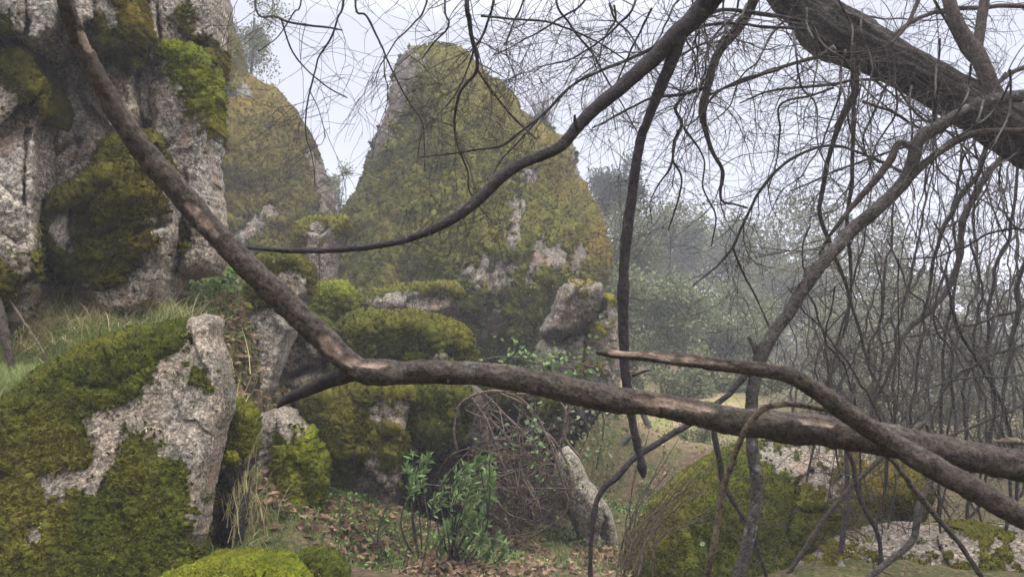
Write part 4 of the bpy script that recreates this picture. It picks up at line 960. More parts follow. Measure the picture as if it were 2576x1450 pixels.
ORD = 'first second third fourth fifth sixth seventh eighth ninth tenth eleventh twelfth thirteenth fourteenth fifteenth sixteenth seventeenth eighteenth nineteenth twentieth twenty-first twenty-second twenty-third twenty-fourth twenty-fifth'.split()
mid = [np.mean([q[0] for q in gl]) for gl in TH]; rank = np.argsort(np.argsort(mid))
TLAB = []
for k, gl in enumerate(TH):
    dx, dy = gl[-1][0] - gl[0][0], gl[-1][1] - gl[0][1]
    how = 'lying nearly level' if abs(dx) > abs(dy) else ('leaning up to the right' if dx < -90 else ('leaning up to the left' if dx > 90 else 'nearly upright'))
    th_ = 'stout' if max(q[2] for q in gl) >= 16 else ('slender' if max(q[2] for q in gl) >= 12 else 'very thin')
    TLAB.append(f'{th_} bare stem {how}, {ORD[rank[k]]} from left in the right thicket')
for k, gl in enumerate(TH):
    y0 = rH.uniform(3.9, 5.8)
    stem('sapling', TLAB[k], 'sapling', [(a, b_, y0 + .04 * i, w_ * (.72 if w_ > 15 else .58)) for i, (a, b_, w_) in enumerate(gl)],
         ['bark', 'bark_dark', 'bark_grey', 'bark'][k % 4], 8, tw=int(13 + 6 * rH.random()), tl=.7, seed=200 + k, group='bare saplings of the right thicket', wob=14, depth=2, minr=.002)
# further stems behind them
for k in range(30):
    x0 = rH.uniform(1980, 2640); y0 = rH.uniform(6.0, 9.0); tp = rH.uniform(330, 640) + max(0, 2250 - x0) * .5
    pts = []; x = x0; n = 7
    for i in range(n):
        t = i / (n - 1)
        pts.append((x, tp + (1200 - tp) * t, y0, 2.5 + 4 * t)); x += rH.normal() * 42
    stem('thin_sapling', 'slim bare sapling further back behind the right thicket', 'sapling', pts, ['bark', 'bark_grey', 'bark_dark'][k % 3], 6, tw=11, tl=1.0, seed=300 + k, group='slim stems behind the right thicket', wob=16, depth=2, minr=.0032)
# ------------------------------------------------------------------ foliage materials
def leaf_mat(name, a, c2, k=3.0, dry=None, rough=.55):
    m, nt, b, o = new_mat(name); g = G(nt)
    c = g.mix(g.ramp(g.noise(k, 3, .6), .38, .62), a, c2)
    v = g.ramp(g.attr('var'), 0, 1, (.45, .45, .45), (1.7, 1.7, 1.6))
    c = g.mix(1.0, c, v, 'MULTIPLY')
    nt.links.new(c, b.inputs['Base Color']); b.inputs['Roughness'].default_value = rough
    b.inputs['Specular IOR Level'].default_value = .3
    try: b.inputs['Transmission Weight'].default_value = 0
    except Exception: pass
    t = nt.nodes.new('ShaderNodeBsdfTranslucent'); nt.links.new(c, t.inputs['Color'])
    ms = nt.nodes.new('ShaderNodeMixShader'); ms.inputs[0].default_value = .3
    nt.links.new(b.outputs[0], ms.inputs[1]); nt.links.new(t.outputs[0], ms.inputs[2]); nt.links.new(ms.outputs[0], o.inputs['Surface'])
    return m
M['leaf_oak'] = leaf_mat('leaf_holm_oak', (.072, .088, .028), (.115, .12, .042), .5)
M['leaf_grey'] = leaf_mat('leaf_grey_green', (.105, .125, .045), (.165, .18, .08), .5)
M['leaf_pale'] = leaf_mat('leaf_pale_yellow', (.15, .16, .075), (.20, .19, .09), .8)
M['leaf_pine'] = leaf_mat('needles_pine', (.028, .042, .018), (.045, .055, .024), 1)
M['leaf_herb'] = leaf_mat('leaf_herb', (.075, .13, .030), (.12, .17, .045), 5)
M['leaf_penny'] = leaf_mat('leaf_pennywort', (.16, .25, .10), (.20, .30, .13), 8)
M['leaf_olean'] = leaf_mat('leaf_leathery_green', (.10, .16, .05), (.17, .24, .085), 7, rough=.4)
M['grass'] = leaf_mat('grass_green', (.14, .20, .05), (.23, .26, .09), 2)
M['grass_dry'] = leaf_mat('grass_dry', (.46, .40, .22), (.32, .29, .13), 3)
M['litter'] = leaf_mat('leaf_litter', (.25, .165, .10), (.14, .088, .058), 9, rough=.8)

def crown(cx, cy, rx, ry, Y, n, seed, Ls, lumps=14, ratio=1.0, pref=.7):
    """leaf positions in clumps through an ellipsoid given in display pixels at depth Y"""
    r = np.random.default_rng(seed); px = Y / FPX
    c = at(cx, cy, Y)
    S = np.array([rx * px, rx * px * .8, ry * px])
    L = unit(r.normal(size=(lumps, 3))) * (r.random((lumps, 1)) ** .45) * S * .78
    ls = r.uniform(.22, .42, lumps) * min(S[0], S[2])
    k = r.integers(0, lumps, n)
    d = unit(r.normal(size=(n, 3))); q = L[k] + d * (ls[k][:, None] * r.random((n, 1)) ** .5)
    q = q * (1 + .12 * r.normal(size=(n, 1)))
    P = c + q
    D = unit(d + r.normal(size=(n, 3)) * .9 + [0, 0, -.2])
    return P, D, c, L, S
def tree(name, label, cat, cx, cy, rx, ry, Y, n, mat, seed, leaf_px=6, base_py=None, lumps=14, group=None, trunk_px=14, asp=.5, limbs=7):
    px = Y / FPX
    P, D, c, L, S = crown(cx, cy, rx, ry, Y, n, seed, 0, lumps)
    by = base_py if base_py else cy + ry * 1.7
    base = at(cx, by, Y)
    rt = empty(name, base, label, cat, group)
    V, F = leaf_quads(P, D, leaf_px * px, leaf_px * px * asp, seed)
    r = np.random.default_rng(seed + 1)
    mesh_obj('crown', V, [F], M[mat], rt, {'var': np.repeat(np.clip(r.normal(.45, .28, n), 0, 1), 4)}, shade=False)
    tb = []
    top = c + np.array([0, 0, S[2] * .3])
    pth = catmull(np.stack([base, base * .55 + top * .45 + r.normal(size=3) * S[0] * .12, top]), .4)
    rr = np.linspace(trunk_px * px * .5, trunk_px * px * .15, len(pth))
    tb.append(tube(pth, rr, 8, .1, 8, seed))
    for k in range(min(limbs, len(L))):
        s = pth[int(len(pth) * r.uniform(.35, .85))]; e = c + L[k]
        q = catmull(np.stack([s, (s + e) / 2 + [0, 0, S[2] * .08], e]), .35)
        tb.append(tube(q, np.linspace(trunk_px * px * .18, trunk_px * px * .05, len(q)), 5, 0, 8, seed))
    V, F = jt(tb)
    mesh_obj('trunk', V, F, M['bark_trunk'], rt, {'bare': np.zeros(len(V))})
    return rt
tree('pine_tree', 'dark round topped pine above the wood right of the spire', 'pine', 1562, 480, 85, 105, 27, 9000, 'leaf_pine', 1, 12, 780, 18, asp=.14, trunk_px=12)
T = [
 ('dark green oak crown directly under the pine', 1550, 640, 125, 160, 30, 15000, 'leaf_oak', 7),
 ('tall hazy oak rising between the pine and the hanging stem', 1690, 610, 120, 140, 44, 13000, 'leaf_oak', 6.5),
 ('wide grey green oak in front at the middle of the wood', 1650, 800, 170, 160, 24, 17000, 'leaf_grey', 8),
 ('distant oak with a domed top left of the thicket', 1850, 670, 150, 140, 50, 13000, 'leaf_oak', 6),
 ('leafy grey green oak behind the bent lichen tree', 1840, 850, 170, 150, 28, 15000, 'leaf_grey', 7.5),
 ('hazy oak partly hidden by the left side of the thicket', 2010, 720, 160, 150, 45, 12000, 'leaf_oak', 6.5),
 ('loose pale leaved tree behind the thicket middle', 2110, 880, 170, 180, 30, 10000, 'leaf_pale', 7),
 ('greyish oak behind the thicket right of the pale tree', 2270, 850, 170, 200, 34, 10000, 'leaf_grey', 7),
 ('thin crowned oak near the right edge of the wood', 2430, 930, 150, 170, 31, 7500, 'leaf_oak', 7),
 ('sparse tree cut by the right picture edge', 2560, 1000, 130, 150, 29, 4500, 'leaf_grey', 7),
]
for i, (lb, cx, cy, rx, ry, Y, n, mt, lp) in enumerate(T):
    tree('oak_tree', lb, 'tree', cx, cy, rx, ry, Y * .72, n, mt, 40 + i, lp * 1.22, 1085, 30, 'trees of the wood beyond the rocks', asp=.32)
# the far wood behind them
r = np.random.default_rng(99); n = 80000
fx = r.uniform(1440, 2700, n); topy = 525 + 45 * np.sin(fx / 90) + 30 * np.sin(fx / 37 + 1) + np.maximum(0, fx - 2150) * .45
fy = topy + (1110 - topy) * r.random(n) ** .8 + 22 * r.normal(size=n)
Yf = r.uniform(37, 46, n)
P = at(fx, fy, Yf)
keep = fbm(np.stack([fx / 70, fy / 60, Yf / 30], 1), 3, 3) > -.22 - .2 * (fy > 800)
P = P[keep]; n = len(P)
V, F = leaf_quads(P, r.normal(size=(n, 3)), .22, .095, 5)
o = mesh_obj('distant_wood', V, [F], M['leaf_oak'], None, {'var': np.repeat(np.clip(r.normal(.5, .3, n), 0, 1), 4)}, shade=False)
tag(o, 'misty far off wood behind the oaks', 'wood', None, 'stuff')
B = [
 ('leafy bush left of the hanging stem under the oaks', 1570, 950, 100, 95, 14, 7500, 'leaf_oak', 7.5),
 ('pale grey bush between the fallen branch and the oaks', 1730, 950, 130, 90, 14, 8000, 'leaf_grey', 8),
 ('bush behind the lower trunk of the lichen tree', 1900, 980, 130, 90, 14.5, 7000, 'leaf_pale', 7.5),
 ('low bush beyond the mossy boulder behind the thicket', 2120, 1010, 140, 80, 14, 6500, 'leaf_grey', 7.5),
 ('low dark bush behind the thicket further right', 2330, 1030, 140, 80, 14.5, 5500, 'leaf_oak', 7.5),
 ('low bush at the right edge beyond the corner slab', 2540, 1090, 110, 80, 12, 4000, 'leaf_pale', 7.5),
 ('small yellow green bush beside the pale path', 1750, 1100, 80, 45, 10.5, 3600, 'leaf_pale', 6),
 ('grey green scrub at the foot of the smooth slab', 1600, 1270, 60, 75, 8.2, 2600, 'leaf_grey', 6),
 ('round green bush under the hanging stem tip', 1560, 1190, 50, 40, 9.5, 1300, 'leaf_pale', 6),
]
for i, (lb, cx, cy, rx, ry, Y, n, mt, lp) in enumerate(B):
    tree('bush', lb, 'bush', cx, cy, rx, ry, Y, n, mt, 80 + i, lp, cy + ry * 1.25, 18, None, 6, asp=.32)
tree('cork_oak', 'loose leaved hazy tree behind the cliff top', 'tree', 640, 95, 110, 175, 22, 5200, 'leaf_grey', 120, 7, 420, 22, None, 12, asp=.3)
tree('young_tree', 'small sparse tree in the gap between dome and spire', 'tree', 852, 480, 46, 85, 26, 1300, 'leaf_grey', 121, 7, 660, 14, None, 7, asp=.3)

def surf(px, py):
    """nearest point on the rocks seen at a display pixel"""
    best = None
    for V, P2, d in ROCKS.values():
        j = ((P2[:, 0] - px) ** 2 + (P2[:, 1] - py) ** 2).argmin()
        if (P2[j, 0] - px) ** 2 + (P2[j, 1] - py) ** 2 < 400:
            if best is None or V[j, 1] < best[1]: best = V[j]
    return best if best is not None else at(px, py, 5)

# bare bush on the shoulder of the spire
r = np.random.default_rng(9)
c0 = surf(1372, 322)
rt = empty('bare_bush', c0, 'leafless reddish bush on the right shoulder of the spire', 'bush')
tb = []
for k in range(46):
    e = at(1350 + r.normal() * 34, 230 + r.normal() * 26, c0[1] + r.normal() * .2)
    s = c0 + r.normal(size=3) * .08
    q = catmull(np.stack([s, (s + e) / 2 + r.normal(size=3) * .05, e]), .08); rr = np.linspace(.008, .003, len(q))
    tb.append(tube(q, rr, 3, cap=False)); grow(q, rr, r, 4, .25, 2, (0, 0, .1), tubes=tb, minr=.0025)
V, F = jt(tb); mesh_obj('stems', V, F, M['cane'], rt, {'bare': np.zeros(len(V))})
P, D, c, L, S = crown(1382, 322, 34, 12, c0[1] - .1, 500, 17, 0, 6)
V, F = leaf_quads(P, unit(D + [0, 0, .8]), .05, .012, 5)
mesh_obj('leaves', V, [F], M['leaf_herb'], rt, {'var': np.repeat(r.random(500), 4)}, shade=False)

# ------------------------------------------------------------------ grass, litter, herbs
def blades(P, H, W, seed, lean=.5, segs=3, droop=.5, dirb=None):
    r = np.random.default_rng(seed); n = len(P)
    a = r.uniform(0, 2 * math.pi, n); hd = np.stack([np.cos(a), np.sin(a), 0 * a], 1)
    if dirb is not None: hd = unit(hd + np.array(dirb))
    H = (H * r.uniform(.5, 1.3, n))[:, None]; Wd = (W * r.uniform(.7, 1.3, n))[:, None]
    s = np.stack([-hd[:, 1], hd[:, 0], 0 * a], 1)
    s = unit(s * .4 + np.array([1, 0, 0]) * np.sign(s[:, :1] + 1e-6))
    ln = (lean * r.uniform(.3, 1.5, n))[:, None]
    rows = []
    for k in range(segs + 1):
        t = k / segs
        c = P + np.array([0, 0, 1]) * H * (t - droop * t * t * ln) + hd * H * ln * t ** 1.6
        w = Wd * (1 - t) ** .7
        rows += [c - s * w, c + s * w]
    V = np.stack(rows, 1).reshape(-1, 3); m = 2 * (segs + 1)
    f = np.array([[2 * k, 2 * k + 1, 2 * k + 3, 2 * k + 2] for k in range(segs)])
    F = (np.arange(n)[:, None, None] * m + f[None]).reshape(-1, 4)
    return V, F, m

def scatter(regions, seed):
    """regions: (px, py, Y, rx m, ry m, count)"""
    r = np.random.default_rng(seed); out = []
    for px_, py_, Y, rx, ry, n in regions:
        c = at(px_, py_, Y)
        q = r.normal(size=(n, 2)) * .5
        out.append(np.stack([c[0] + q[:, 0] * rx, c[1] + q[:, 1] * ry], 1))
    q = np.concatenate(out)
    # clumpy
    nz = fbm(np.concatenate([q * 2.4, np.full((len(q), 1), seed)], 1), 3, seed)
    q = q[nz > -.12 + r.normal(size=len(q)) * .15]
    return np.concatenate([q, ground_z(q[:, 0], q[:, 1])[:, None]], 1)

def put_grass(name, label, regions, mat, H, W, seed, lean=.5, droop=.5, extra=None, dirb=None):
    P = scatter(regions, seed)
    if extra is not None: P = np.concatenate([P, extra])
    V, F, m = blades(P, H, W, seed, lean, 3, droop, dirb)
    r = np.random.default_rng(seed)
    o = mesh_obj(name, V, [F], M[mat], None, {'var': np.repeat(np.clip(r.normal(.5, .25, len(P)), 0, 1), m)}, shade=False)
    return tag(o, label, 'grass', None, 'stuff')
put_grass('grass', 'green grass on the ledge above the huge boulder', [(130, 890, 3.95, .9, .30, 9000), (260, 820, 4.3, .8, .3, 3200), (60, 975, 3.75, .7, .25, 5000), (520, 720, 5.5, .45, .6, 2400), (600, 660, 6.6, .4, .5, 1200), (60, 760, 4.3, .5, .3, 1800), (480, 765, 5.1, .5, .3, 1500)], 'grass', .115, .0024, 1)
put_grass('dry_grass', 'long pale drooping grass at the cliff foot', [(190, 740, 4.6, .7, .22, 2000), (110, 820, 4.25, .7, .25, 1000), (30, 800, 4.1, .4, .3, 900), (200, 830, 4.15, .9, .3, 700)], 'grass_dry', .24, .0022, 2, .9, .7, dirb=(.5, -.3, 0))
put_grass('forest_floor_grass', 'short grass and herbs among the fallen leaves', [(1000, 1400, 5.0, 1.3, .5, 5200), (820, 1340, 5.4, .9, .4, 2600), (1450, 1440, 5.5, .9, .5, 2600), (1250, 1420, 5.4, 1, .5, 2600), (700, 1400, 4.6, .6, .4, 1300), (1000, 1290, 6.1, .5, .25, 700), (1600, 1330, 7.5, .6, .9, 2600), (1600, 1180, 11, 1.4, 2, 3000), (2000, 1100, 11, 3, 3, 5000)], 'grass', .055, .0026, 3)
put_grass('dry_tuft', 'dry straw grass hanging between the huge boulder and the rock post', [(588, 1360, 4.35, .17, .10, 620)], 'grass_dry', .34, .0022, 4, .45, .9,
          extra=np.array([at(585 + 22 * a, 1170 + 90 * b, 4.0 - .1 * b) for a, b in np.random.default_rng(3).normal(size=(260, 2))]))
# leaf litter
P = scatter([(1000, 1400, 5.0, 1.5, .6, 5200), (1300, 1420, 5.4, 1.3, .6, 5200), (780, 1330, 5.3, .9, .5, 2600), (640, 1370, 4.7, .4, .35, 900), (900, 1280, 6.1, .9, .2, 1300), (1480, 1440, 5.6, .7, .6, 1600), (690, 1010, 6.3, .25, .35, 700), (310, 800, 4.5, .5, .2, 500), (60, 900, 4.0, .5, .3, 350), (500, 740, 5.3, .4, .4, 400), (610, 1160, 5.0, .12, .3, 260), (1600, 1250, 9, 1, 2, 800)], 21)
r = np.random.default_rng(6); n = len(P)
D = r.normal(size=(n, 3)) * [1, 1, .28]
V, F = leaf_quads(P + [0, 0, .012], D, .062, .024, 8, .45, up=unit(r.normal(size=(n, 3)) * .45 + [0, 0, 1]))
o = mesh_obj('leaf_litter', V, [F], M['litter'], None, {'var': np.repeat(np.clip(r.normal(.5, .3, n), 0, 1), 4)}, shade=False)
tag(o, 'brown fallen oak leaves scattered on the forest floor', 'leaf litter', None, 'stuff')
# ground herbs
P = scatter([(1000, 1390, 5.0, 1.2, .5, 2600), (820, 1350, 5.3, .8, .4, 1500), (480, 730, 5.3, .5, .5, 1400), (430, 780, 5.0, .3, .2, 400), (1250, 880, 7.9, .9, .25, 1400), (1400, 940, 8.4, .6, .3, 1200), (1580, 1300, 7.6, .6, .8, 2200), (1700, 1130, 10.5, 1.6, 1.8, 2600), (1450, 1420, 6, .5, .5, 700), (60, 930, 3.8, .5, .3, 500)], 22)
n = len(P); D = r.normal(size=(n, 3)) * .7 + [0, 0, .5]
V, F = leaf_quads(P + np.array([0, 0, 1]) * r.uniform(.01, .07, (n, 1)), D, .032, .011, 9)
o = mesh_obj('ground_cover', V, [F], M['leaf_herb'], None, {'var': np.repeat(np.clip(r.normal(.5, .3, n), 0, 1), 4)}, shade=False)
tag(o, 'small leafy herbs creeping over the ground', 'ground cover', None, 'stuff')

# ------------------------------------------------------------------ pennyworts on the rocks
def penny(label, spots, seed):
    r = np.random.default_rng(seed)
    base = surf(*spots[0][:2])
    rt = empty('pennywort', base, label, 'plant')
    tl = []; ts = []
    for (a, b_, rad) in spots:
        for q in range(3 if rad > 5 else 2):
            p = surf(a + r.normal() * rad * 1.3 * (q > 0), b_ + r.normal() * rad * (q > 0)).copy()
            s = p[1] / FPX; rr = rad * s * (1 if q == 0 else r.uniform(.4, .8))
            nrm = unit(np.array([r.normal() * .3, -1 + .2 * r.normal(), .5 + .3 * r.normal()]))
            c = p + nrm * .03
            u = unit(np.cross(nrm, [0, 0, 1.0])); w = np.cross(nrm, u)
            an = np.arange(12) * math.pi / 6
            ring = c + rr * (u * np.cos(an)[:, None] + w * np.sin(an)[:, None]) * (1 + .08 * (np.arange(12) % 2))[:, None]
            ring2 = c - nrm * rr * .18 + rr * .5 * (u * np.cos(an)[:, None] + w * np.sin(an)[:, None])
            V = np.concatenate([ring, ring2, [c - nrm * rr * .30]])
            k = np.arange(12)
            tl.append((V, np.stack([k, (k + 1) % 12, 12 + (k + 1) % 12, 12 + k], 1), np.stack([12 + k, 12 + (k + 1) % 12, np.full(12, 24)], 1)))
            ts.append(tube(np.stack([p - nrm * .02, c - nrm * rr * .3]), [.0015, .0012], 4, cap=False))
    V, F = jt(tl); mesh_obj('leaf', V, F, M['leaf_penny'], rt, {'var': np.clip(np.random.default_rng(seed).normal(.55, .1, len(V)), 0, 1)})
    V, F = jt(ts); mesh_obj('stalk', V, F, M['leaf_herb'], rt, {'var': np.full(len(V), .5)})
penny('two round pennywort leaves on the dark mossy cliff foot', [(307, 614, 9), (333, 604, 5)], 1)
penny('pennywort leaves on the grey lichen face', [(122, 424, 6), (134, 430, 5), (140, 426, 4)], 2)
penny('single pennywort on the bright moss cap', [(460, 230, 5)], 3)
penny('pennyworts on the crest of the wide moss boulder', [(948, 808, 6), (1022, 812, 5), (1128, 840, 7), (1120, 804, 5)], 4)
penny('pennyworts at the foot of the slab near the spire', [(1195, 804, 8), (1150, 795, 6), (1215, 815, 6), (1175, 800, 5)], 5)
penny('pennyworts on the moss above the bare granite nose', [(872, 994, 7), (862, 1008, 6), (855, 1012, 5)], 6)
penny('pennywort peeping beside the broken branch fork', [(838, 916, 8), (846, 920, 6)], 7)
penny('pennyworts growing on the pink granite joint', [(1516, 796, 7), (1480, 832, 5), (1484, 846, 5)], 8)
penny('tiny pennyworts dotted over the lower right moss', [(1768, 1372, 6), (1714, 1424, 6), (1622, 1432, 6), (1860, 1364, 4), (1730, 1390, 4), (1745, 1255, 4), (1600, 1400, 5)], 9)
penny('pennywort leaves beside the mossy arch slab', [(690, 655, 5), (560, 640, 7), (575, 645, 5), (545, 655, 5)], 10)
penny('speckle of pennyworts on the middle boulder flank', [(1040, 1085, 4), (930, 870, 4), (1110, 1070, 4), (1095, 795, 4)], 11)

# ------------------------------------------------------------------ leafy shrub in front of the brambles
r = np.random.default_rng(31)
TIPS = [(1035, 1128, 0), (1020, 1165, 1), (1062, 1150, 1), (1080, 1140, 1), (1050, 1185, 0), (1150, 1180, 0), (1175, 1160, 1), (1205, 1145, 1), (1232, 1150, 1), (1245, 1190, 1), (1210, 1185, 0), (1160, 1215, 0), (1205, 1240, 1), (1240, 1245, 1), (1120, 1200, 0), (1180, 1280, 1),
        (1150, 1300, 1), (1200, 1290, 1), (1120, 1310, 0), (1215, 1335, 1), (1255, 1340, 1), (1235, 1370, 1), (1170, 1345, 0), (1110, 1345, 0), (1145, 1370, 0), (1270, 1365, 1), (1190, 1210, 0), (1095, 1240, 0), (1225, 1310, 0)]
for which, (bx, by, lab) in enumerate([(1060, 1420, 'lance leaved evergreen shrub with the highest sprays, left one'), (1130, 1430, 'lance leaved evergreen shrub spreading low before the brambles, right one')]):
    Y0 = 4.75
    base = at(bx, by, Y0); rt = empty('evergreen_shrub', base, lab, 'shrub')
    tb = []; LP = []; LD = []
    for i, (a, b_, f) in enumerate(TIPS):
        if (a < 1100) != (which == 0): continue
        e = at(a, b_, Y0 + r.normal() * .12); s = base + r.normal(size=3) * .03
        q = catmull(np.stack([s, s * .45 + e * .55 + [r.normal() * .06 - .03, 0, -.05], e]), .03); rr = np.linspace(.006, .0025, len(q))
        tb.append(tube(q, rr, 5, cap=False))
        T_ = unit(q[-1] - q[-4])
        for k in range(60 if f else 30):
            t = r.random() ** 1.3
            j = int(len(q) * (1 - .30 * t)) - 1
            d = unit(T_ * r.uniform(.1, 1.2) + r.normal(size=3) * .75 + [.35, -.15, .15])
            LP.append(q[j] + r.normal(size=3) * .004); LD.append(d)
    V, F = jt(tb); mesh_obj('stems', V, F, M['bark_dark'], rt, {'bare': np.zeros(len(V))})
    V, F = leaf_quads(np.array(LP), np.array(LD), .056, .0085, 12, .25)
    mesh_obj('leaves', V, [F], M['leaf_olean'], rt, {'var': np.repeat(np.clip(r.normal(.55, .2, len(LP)), 0, 1), 4)}, shade=False)
# ------------------------------------------------------------------ dry brambles
r = np.random.default_rng(44)
rt = empty('bramble', at(1300, 1380, 6.3), 'leafless tangle of dry arching bramble canes under the fallen branch', 'bramble')
tb = []
ARC = [[(1150, 1130), (1143, 1080), (1158, 1020), (1200, 990), (1260, 984), (1320, 1010), (1365, 1070), (1395, 1150), (1430, 1260)], [(1180, 990), (1225, 1060), (1260, 1160), (1300, 1300)], [(1210, 985), (1250, 1020), (1330, 1110), (1370, 1200), (1380, 1330)], [(1190, 1080), (1230, 1120), (1250, 1180)],
       [(1250, 985), (1330, 1030), (1360, 1130), (1350, 1280)], [(1240, 1000), (1190, 1060), (1180, 1160), (1200, 1300)], [(1300, 990), (1400, 1000), (1425, 1060), (1395, 1140), (1330, 1200)], [(1440, 1000), (1420, 1090), (1460, 1150)], [(1228, 1050), (1290, 1120), (1310, 1250), (1300, 1360)],
       [(1200, 1370), (1270, 1380), (1350, 1340), (1420, 1290), (1430, 1250)], [(1330, 1070), (1390, 1100), (1430, 1180), (1440, 1250)]]
for a in ARC:
    y0 = r.uniform(5.6, 6.2)
    W, rr = limb([(x, y, y0, 6.5) for x, y in a], 10, 6, int(r.integers(99))); tb.append(tube(W, rr, 5, cap=False))
for k in range(210):
    y0 = r.uniform(5.5, 6.5)
    cx, cy = 1275 + r.normal() * 56, 1230 + r.normal() * 75
    an = r.uniform(0, math.pi); L = r.uniform(30, 150); bow = r.normal() * 34
    dx, dy = math.cos(an), math.sin(an)
    p = [(cx - dx * L, cy - dy * L, y0, 2.6), (cx + dy * bow, cy - dx * bow, y0 + r.normal() * .1, r.uniform(2.5, 6)), (cx + dx * L, cy + dy * L, y0 + r.normal() * .15, 2.2)]
    p = [(x, min(y, 1385 + r.uniform(-20, 10)), yy, w) for x, y, yy, w in p]
    W, rr = limb(p, 16, 8, k); tb.append(tube(W, rr, 3, cap=False))
V, F = jt(tb); mesh_obj('canes', V, F, M['cane'], rt, {'bare': np.zeros(len(V))})
n = 260; P = np.array([at(1300 + r.normal() * 70, 1180 + r.normal() * 90, 5.7 + r.normal() * .2) for _ in range(n)])
V, F = leaf_quads(P, r.normal(size=(n, 3)), .035, .012, 4)
mesh_obj('leaves', V, [F], M['leaf_herb'], rt, {'var': np.repeat(r.random(n) * .6, 4)}, shade=False)
# climbers with round leaves
def climber(label, stems, nl, size, seed, mat='leaf_herb', spread=26):
    r = np.random.default_rng(seed); tb = []; LP = []
    rt = empty('climber', at(*stems[0][0]), label, 'plant')
    for s in stems:
        W, rr = limb([(a, b_, c, 4) for a, b_, c in s], 8, 6, seed); tb.append(tube(W, rr, 4, cap=False))
        for k in range(nl):
            LP.append(W[r.integers(len(W))] + r.normal(size=3) * spread * s[0][2] / FPX * [1, .6, 1])
    V, F = jt(tb); mesh_obj('stems', V, F, M['twig'], rt, {'bare': np.zeros(len(V))})
    LP = np.array(LP); V, F = leaf_quads(LP, r.normal(size=LP.shape) + [0, -.3, -.3], size, size * .42, seed, .15, up=None)
    mesh_obj('leaves', V, [F], M[mat], rt, {'var': np.repeat(r.random(len(LP)), 4)}, shade=False)
climber('round leaved climber sprig hanging over the brambles', [[(1340, 1150, 5.5), (1345, 1060, 5.5), (1345, 1000, 5.5)]], 34, .045, 1, 'leaf_penny', 22)
climber('leafy trailing plant at the foot of the pink granite blocks', [[(1200, 905, 7.4), (1280, 895, 7.5), (1360, 915, 7.6), (1440, 925, 7.8)], [(1300, 930, 7.4), (1400, 900, 7.8), (1500, 925, 8)]], 130, .06, 2, 'leaf_herb', 26)
climber('ivy like climber hanging on the right side of the earth bank', [[(1430, 1000, 6.6), (1480, 1080, 6.7), (1440, 1170, 6.8)], [(1500, 1010, 6.7), (1520, 1060, 6.8), (1500, 1180, 6.9)]], 80, .05, 3, 'leaf_grey', 30)
climber('small leaved plant in the dark cleft below the granite column', [[(440, 780, 4.8), (455, 700, 4.85), (450, 640, 4.9)], [(470, 760, 4.9), (480, 690, 5), (500, 640, 5)]], 90, .035, 4, 'leaf_grey', 24)
climber('green plants on the ledge between column and leaning slab', [[(470, 640, 5.3), (520, 640, 5.4), (560, 660, 5.5)], [(540, 690, 5.4), (590, 700, 5.6), (600, 690, 5.7)]], 120, .045, 5, 'leaf_herb', 24)
climber('thin twiggy herb rising from the fallen leaves left of the shrubs', [[(960, 1400, 4.7), (955, 1330, 4.7), (985, 1240, 4.7)], [(975, 1400, 4.7), (940, 1350, 4.7), (915, 1290, 4.7)], [(1060, 1440, 4.5), (1075, 1330, 4.5), (1065, 1220, 4.5)]], 5, .04, 6, 'leaf_herb', 8)
# broom like bare shrub left of the lower right boulder
r = np.random.default_rng(61)
rt = empty('bare_shrub', at(1600, 1450, 4.4), 'fan of thin bare curved stems springing left of the lower right boulder', 'shrub')
tb = []
for k in range(22):
    ex, ey = r.uniform(1680, 1880), r.uniform(1120, 1290); sx_, sy_ = 1590 + r.normal() * 22, 1440 + r.normal() * 20
    if k % 3 == 0: ex, ey = r.uniform(1600, 1760), r.uniform(1080, 1250)
    y0 = r.uniform(3.9, 4.5)
    W, rr = limb([(sx_, sy_, y0, 4.2), ((sx_ * .65 + ex * .35) - 15, (sy_ * .5 + ey * .5), y0, 3.4), (ex, ey, y0 - .1, 1.8)], 10, 8, k)
    tb.append(tube(W, rr, 4, cap=False)); grow(W, rr, r, 3, .22, 1, (0, 0, .1), tubes=tb, minr=.0012)
V, F = jt(tb); mesh_obj('stems', V, F, M['vine'], rt, {'bare': np.zeros(len(V))})
# gnarled old trunk by the path
root = empty('gnarled_trunk', at(1500, 1200, 8.6), 'short gnarled dark trunk with reddish cut wood beyond the earth bank', 'tree trunk')
wood('trunk', [(1490, 1230, 8.6, 60), (1492, 1170, 8.6, 56), (1500, 1120, 8.6, 44), (1520, 1070, 8.6, 30), (1528, 1030, 8.6, 22)], M['bark_dark'], root, 20, .25, 8, 3, zones=[(1523, 1108, 14, 20, 0), (1530, 1150, 14, 18, 0)], knots=.3)
wood('limb', [(1500, 1150, 8.5, 26), (1545, 1130, 8.5, 20), (1580, 1100, 8.5, 16), (1600, 1080, 8.5, 10)], M['bark_grey'], root, 12, .2, 8, 4)
root = empty('leaning_pole', at(1640, 1100, 11), 'thin grey slanting trunk in the clearing behind the fallen branch', 'tree trunk')
wood('trunk', [(1642, 1100, 11, 20), (1625, 1060, 11, 17), (1600, 1000, 11, 14), (1570, 930, 11, 10)], M['bark_grey'], root, 10, .1, 8, 5)
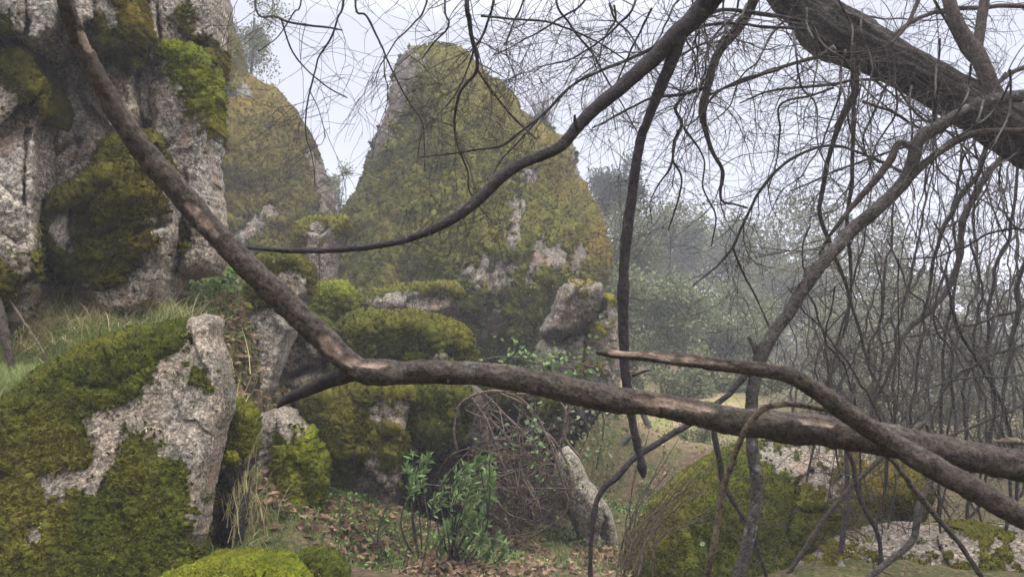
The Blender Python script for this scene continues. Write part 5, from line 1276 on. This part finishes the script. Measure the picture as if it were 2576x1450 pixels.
# old root at the left edge
root = empty('old_root', at(0, 880, 3.7), 'rotten brown root stump at the left edge by the grass', 'root')
wood('root', [(-60, 700, 3.85, 34), (-20, 750, 3.82, 34), (0, 800, 3.8, 30), (16, 860, 3.78, 24), (30, 930, 3.76, 14)], M['bark'], root, 24, .25, 14, 6, knots=.2)
for k, (pts, lb) in enumerate([([(20, 745, 3.9, 6), (60, 810, 3.85, 7), (100, 870, 3.8, 6), (118, 905, 3.8, 4)], 'fallen dry stick lying in the grass at left'),
                               ([(715, 1045, 5.6, 7), (745, 1062, 5.5, 9), (762, 1085, 5.4, 8), (768, 1110, 5.4, 5)], 'grey fallen stick on the leaves above the stump like rock'),
                               ([(670, 1220, 4.55, 4), (700, 1235, 4.55, 5), (720, 1262, 4.55, 4)], 'short curved dry stick across the moss of the stump like rock'),
                               ([(820, 1220, 5.3, 3), (850, 1235, 5.3, 4), (888, 1262, 5.3, 4)], 'pale curved twig before the moss draped boulder'),
                               ([(610, 690, 5.6, 6), (632, 700, 5.55, 8), (650, 706, 5.5, 6)], 'short broken stick end beside the mossy hood slab')]):
    stem('dry_stick', lb, 'stick', pts, 'vine', 6, seed=500 + k, wob=3)
# ------------------------------------------------------------------ haze
hv = np.array([[x, y, z] for x in (-230, 230) for y in (-130, 230) for z in (-8, 16)], float)
hf = np.array([[0, 1, 3, 2], [4, 6, 7, 5], [0, 4, 5, 1], [2, 3, 7, 6], [0, 2, 6, 4], [1, 5, 7, 3]])
hm = bpy.data.materials.new('haze_veil'); hm.use_nodes = True
hm.node_tree.nodes.clear()
ho = hm.node_tree.nodes.new('ShaderNodeOutputMaterial'); hp = hm.node_tree.nodes.new('ShaderNodeVolumePrincipled')
hp.inputs['Color'].default_value = (.97, .97, 1, 1); hp.inputs["Density"].default_value = 0.0048
hm.node_tree.links.new(hp.outputs[0], ho.inputs['Volume'])
o = mesh_obj('haze', hv, [hf], hm, shade=False)  # air haze, also added to stand in for veiling lens glare
tag(o, 'thin pale haze in the air, added partly for lens glare', None, None, 'stuff')
